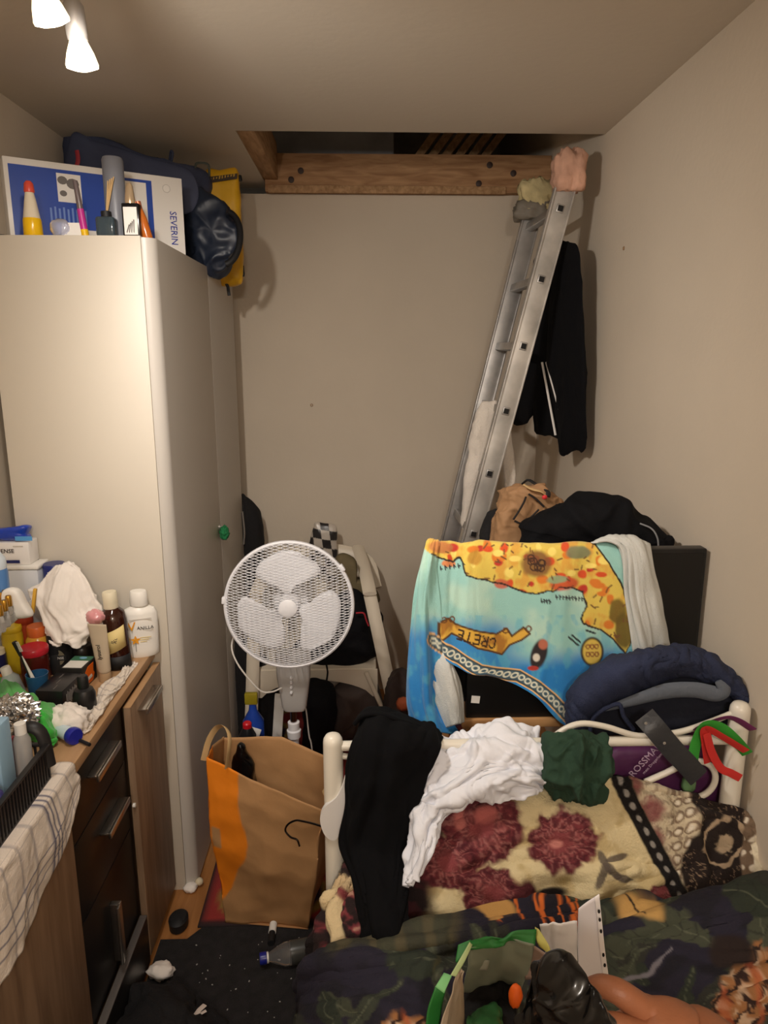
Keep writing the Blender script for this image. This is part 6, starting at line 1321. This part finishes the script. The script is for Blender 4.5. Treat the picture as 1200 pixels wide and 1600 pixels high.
# purple bag behind the bed head
pur = M('purple_bag', (82, 34, 78), .55, bump=(40, .2))
pb = thing('purple_bag', 'purple shopping bag with white lettering hanging behind the bed head', 'shopping bag', PB(1020, 1260, 1.44))
pillow('bag_body', pxb(((952, 1178), (985, 1166), (1040, 1166), (1088, 1160), (1120, 1190), (1125, 1240), (1090, 1270), (1020, 1280), (960, 1260), (945, 1215)), 1.445), (0, -1, 0), .018, .02, pur, pb, wr=[('r', .007, 12, 3)], p=.25)
tm = basis(PB(985, 1213, 1.421) + np.array([.62, 0, .80]) * .058, (.62, 0, .80), (-.80, 0, .62))
text('ROSSMANN', .0225, tm, M('print_lilac', (206, 180, 206), .5), pb, sx=.95); text('mein Drogeriemarkt', .009, tm @ T(.0, -.018, 0), M('print_lilac', (206, 180, 206), .5), pb)
mk('strap', tube(BM(), spline([PB(1080, 1150, 1.42), PB(1095, 1135, 1.38), PB(1130, 1122, 1.365), PB(1150, 1124, 1.362), PB(1176, 1140, 1.365)], 24), .010, 8, flat=(.2, 1), up=(0, -1, .3)), M('purple_strap', (116, 40, 96), .6), pb)
gr_ = M('ribbon_green', (52, 150, 50), .6); rd_ = M('ribbon_red', (206, 48, 44), .6)
o = mk('green_lanyard', tube(BM(), spline([PB(1082, 1190, 1.368), PB(1088, 1160, 1.37), PB(1102, 1134, 1.362), PB(1125, 1136, 1.358), PB(1148, 1155, 1.358), PB(1168, 1178, 1.37)], 30), .0115, 8, flat=(.09, 1), up=(0, -1, .3)), gr_); tag(o, 'green ribbon lanyard looped around the right head post', 'lanyard')
o = mk('red_lanyard', tube(BM(), spline([PB(1106, 1192, 1.37), PB(1102, 1160, 1.36), PB(1102, 1138, 1.35), PB(1130, 1152, 1.35), PB(1166, 1174, 1.355)], 30), .0085, 8, flat=(.1, 1), up=(0, -1, .3)), rd_); tag(o, 'red ribbon lanyard looped over the green lanyard', 'lanyard', )
o = mk('red_ribbon', tube(BM(), spline([PB(1104, 1146, 1.352), PB(1112, 1175, 1.355), PB(1126, 1200, 1.357), PB(1142, 1208, 1.357), PB(1157, 1216, 1.36)], 24), .0085, 8, flat=(.1, 1), up=(0, -1, .3)), rd_); tag(o, 'red ribbon hanging lowest across the right head post', 'ribbon')
o = crumple('green_wrapper', PB(1076, 1224, 1.40), (.014, .01, .02), M('green_film', (96, 130, 90), .3), seed=12, n=24); tag(o, 'pale green wrapper lump at the scroll of the bed head', 'wrapper')

# ================================================================== things lying on the duvet
gb_ = thing('green_carrier_bag', 'green and grey paper carrier bag lying open on the jungle duvet', 'paper bag', PZ(790, 1600, .64))
gi = M('bag_inside', (126, 134, 118), .7, bump=(20, .15)); go_ = M('bag_green', (34, 110, 44), .5); gl = M('bag_light_green', (120, 186, 120), .5); tanp = M('bag_tan', (168, 150, 128), .7); yelg = M('bag_yellow_green', (186, 180, 96), .55)
def pz_sheet(name, rows, mat, nr=24, nc=24, folds=(('n', .004, 2, 2, 3),), thick=.0015, **k): return cloth_uv(name, rows, nr, nc, mat, gb_, list(folds), thick=thick, Pf=PZZ, **k)
pz_sheet('back_inside', [[(735, 1482, .78), (770, 1478, .775), (786, 1474, .785), (800, 1466, .79), (835, 1474, .79)], [(728, 1520, .73), (762, 1512, .715), (785, 1512, .72), (808, 1512, .72), (828, 1510, .73)], [(722, 1552, .68), (748, 1546, .66), (772, 1538, .66), (796, 1540, .66), (815, 1545, .67)]], gi)
pz_sheet('back_outside', [[(730, 1472, .785), (762, 1464, .785), (786, 1466, .79), (805, 1454, .80), (838, 1452, .80)], [(735, 1484, .777), (770, 1480, .772), (786, 1478, .782), (800, 1470, .787), (836, 1478, .786)]], go_, 10, 30)
pz_sheet('side_panel', [[(718, 1512, .765), (722, 1518, .765), (724, 1524, .762)], [(698, 1570, .72), (712, 1570, .70), (724, 1570, .69)], [(676, 1640, .68), (700, 1640, .66), (726, 1640, .64)]], tanp)
pz_sheet('side_edge', [[(734, 1472, .79), (738, 1476, .785)], [(720, 1496, .775), (726, 1502, .77)], [(704, 1524, .765), (712, 1526, .76)]], M('bag_pale_edge', (176, 196, 140), .5), 16, 6, ())
pz_sheet('side_outside', [[(716, 1476, .785), (736, 1468, .79)], [(712, 1500, .77), (728, 1492, .775)], [(714, 1505, .765), (722, 1500, .77)]], go_, 12, 8, ())
pz_sheet('side_light_fold', [[(694, 1520, .75), (706, 1524, .755)], [(680, 1542, .74), (694, 1552, .735)]], gl, 8, 8, ())
pz_sheet('side_dark_fold', [[(680, 1542, .74), (696, 1548, .735)], [(668, 1580, .71), (690, 1575, .70)], [(664, 1625, .67), (682, 1640, .66)]], go_, 12, 8, ())
pz_sheet('corner_flap', [[(836, 1448, .80), (842, 1452, .80)], [(838, 1468, .79), (858, 1478, .79)], [(842, 1478, .78), (860, 1492, .78)]], yelg, 12, 8, ())
pz_sheet('corner_inside', [[(832, 1476, .785), (858, 1494, .78)], [(826, 1500, .74), (846, 1506, .74)], [(820, 1530, .70), (834, 1530, .70)]], M('bag_pinkish', (150, 128, 116), .7), 12, 8, ())
pz_sheet('inside_label', [[(748, 1500, .742), (765, 1500, .740)], [(743, 1516, .722), (761, 1516, .720)]], M('label_grey', (150, 154, 142), .6), 6, 6, ())
o = cloth_uv('black_bag_content', [[(722, 1550, .67), (770, 1534, .665), (806, 1540, .67)], [(716, 1600, .66), (770, 1590, .67), (808, 1600, .67)], [(712, 1660, .65), (770, 1660, .66), (812, 1660, .66)]], 30, 30, M('black_fleece', (16, 15, 17), .95), None, [('n', .01, 3, 3, 2)], Pf=PZZ, thick=.004); tag(o, 'black cloth lying inside the open green carrier bag', 'cloth')
o = cloth_uv('green_packet', [[(730, 1588, .685), (752, 1576, .69), (774, 1570, .69), (782, 1580, .685)], [(728, 1620, .69), (752, 1612, .70), (776, 1608, .70), (786, 1612, .69)], [(728, 1670, .68), (752, 1670, .69), (778, 1670, .69), (790, 1670, .68)]], 24, 24, M('packet_green', (40, 88, 46), .45), None, [('n', .005, 3, 3, 5)], Pf=PZZ, thick=.006); tag(o, 'dark green packet inside the carrier bag at the bottom edge', 'packet')
o = crumple('orange_wrapper', PZ(805, 1556, .70), (.010, .008, .020), M('vivid_orange', (240, 104, 30), .4), seed=4, n=22, amp=.25); tag(o, 'bright orange wrapper between green carrier bag and black sack', 'wrapper')
# punched plastic sleeve with white sheet
sl = thing('punched_sleeve', 'clear punched pocket with white paper standing up from the duvet', 'plastic sleeve', PZ(900, 1520, .66))
pw = M('paper_white', (226, 222, 226), .5); film = M('sleeve_film', (232, 230, 232), .12, coat=.6)
def psl(name, rows, mat, nr=20, nc=16, folds=()): return cloth_uv(name, rows, nr, nc, mat, sl, list(folds), thick=.0012, Pf=PZZ)
psl('folded_half', [[(843, 1446, .79), (870, 1442, .80), (902, 1440, .80)], [(850, 1480, .745), (874, 1478, .75), (902, 1478, .75)], [(862, 1520, .69), (880, 1520, .69), (903, 1522, .69)]], film, folds=[('n', .004, 3, 1.5, 3)])
psl('paper_sheet', [[(904, 1420, .815), (918, 1409, .825), (935, 1398, .835)], [(903, 1450, .775), (921, 1446, .778), (938, 1442, .78)], [(903, 1490, .725), (923, 1490, .725), (944, 1490, .725)], [(905, 1530, .675), (926, 1532, .673), (951, 1534, .67)]], pw)
psl('punched_strip', [[(929, 1402, .834), (936, 1397, .838)], [(934, 1445, .78), (941, 1444, .782)], [(938, 1490, .727), (946, 1490, .728)], [(943, 1532, .675), (952, 1532, .675)]], M('strip_white', (236, 232, 232), .35))
for v, z in ((1424, .806), (1437, .79), (1455, .767), (1492, .723), (1508, .703)):
    u = np.interp(v, [1400, 1445, 1490, 1532], [933.5, 938, 942.5, 948]); p = PZ(u, v, z + .004); m_ = T(p) @ Matrix(((CR[0], CU[0], -CF[0], 0), (CR[1], CU[1], -CF[1], 0), (CR[2], CU[2], -CF[2], 0), (0, 0, 0, 1)))
    mk('punch_hole', lathe(BM(), [(.0024, 0), (.0024, .0006), (0, .0007)], 12, m_, .8, 1.3), M('hole_black', (20, 18, 20), .9), sl)

# ================================================================== the hand holding a black plastic sack
def D(u, v, d): return ray(u, v) * d + O3
sk = M('skin', (150, 94, 64), .5, bump=(260, .08), var=(30, .08))
J = {'elbow': (D(1520, 1960, .62), .046), 'fore': (D(1330, 1790, .63), .040), 'wrist': (D(1190, 1690, .65), .030), 'palm': (D(1105, 1650, .665), .036), 'pk': (D(1045, 1612, .675), .030)}
E_ = [('elbow', 'fore'), ('fore', 'wrist'), ('wrist', 'palm'), ('palm', 'pk')]
fing = {'index': [(1000, 1575, .668, .0145), (966, 1548, .664, .0125), (938, 1538, .674, .0110), (908, 1552, .705, .0098), (898, 1580, .735, .0082)],
        'middle': [(1002, 1618, .655, .0145), (958, 1602, .648, .0125), (922, 1600, .665, .0110), (895, 1622, .70, .0098), (890, 1650, .735, .0082)],
        'ring': [(1015, 1660, .648, .0140), (968, 1650, .640, .0120), (932, 1652, .656, .0106), (908, 1676, .69, .0094), (905, 1702, .72, .0080)],
        'little': [(1040, 1700, .645, .0130), (994, 1696, .636, .0106), (962, 1700, .65, .0094), (942, 1720, .68, .0084), (940, 1742, .705, .0072)],
        'thumb': [(1070, 1600, .70, .0180), (1015, 1590, .725, .0135), (968, 1598, .745, .0118), (930, 1618, .755, .0090)]}
for f_, js in fing.items():
    prev = 'palm' if f_ == 'thumb' else 'pk'
    for k, (u, v, d, r) in enumerate(js): J[f_ + str(k)] = (D(u, v, d), r); E_.append((prev, f_ + str(k))); prev = f_ + str(k)
E_ = [e for e in E_ if e not in (('pk', 'little0'), ('pk', 'ring0'))] + [('palm', 'little0'), ('palm', 'ring0')]
nm = list(J); me = bpy.data.meshes.new('hand'); org = np.array(J['palm'][0])
me.from_pydata([tuple(J[k][0] - org) for k in nm], [(nm.index(a), nm.index(b_)) for a, b_ in E_], [])
ho = bpy.data.objects.new('hand', me); C.objects.link(ho); ho.location = org; me.materials.append(sk)
md = ho.modifiers.new('skin', 'SKIN'); me.skin_vertices.new() if not me.skin_vertices else None
for k, n_ in enumerate(nm): sv_ = me.skin_vertices[0].data[k]; sv_.radius = (J[n_][1], J[n_][1]); sv_.use_root = (n_ == 'palm')
md.use_smooth_shade = True
s_m = ho.modifiers.new('sub', 'SUBSURF'); s_m.levels = 2; s_m.render_levels = 2
tag(ho, 'bare hand of a person gripping the black plastic sack at the bottom edge', 'hand')
ol = [D(u, v, d - .09) for u, v, d in ((868, 1488, .74), (888, 1496, .73), (912, 1512, .72), (938, 1545, .70), (956, 1575, .69), (966, 1600, .69), (975, 1680, .70), (950, 1800, .74), (840, 1840, .78), (770, 1780, .78), (775, 1660, .76), (800, 1590, .76), (815, 1540, .76), (838, 1505, .75))]
o = pillow('black_plastic_sack', ol, tuple(-CF), .035, .02, bf, wr=[('c', .018, 12, 4), ('f', .004, 20, 6), ('c', .003, 44, 6), ('n', .012, 7, 2)], p=.6, N=200, K=44); tag(o, 'shiny black plastic sack held in the hand at the bottom edge', 'plastic sack')
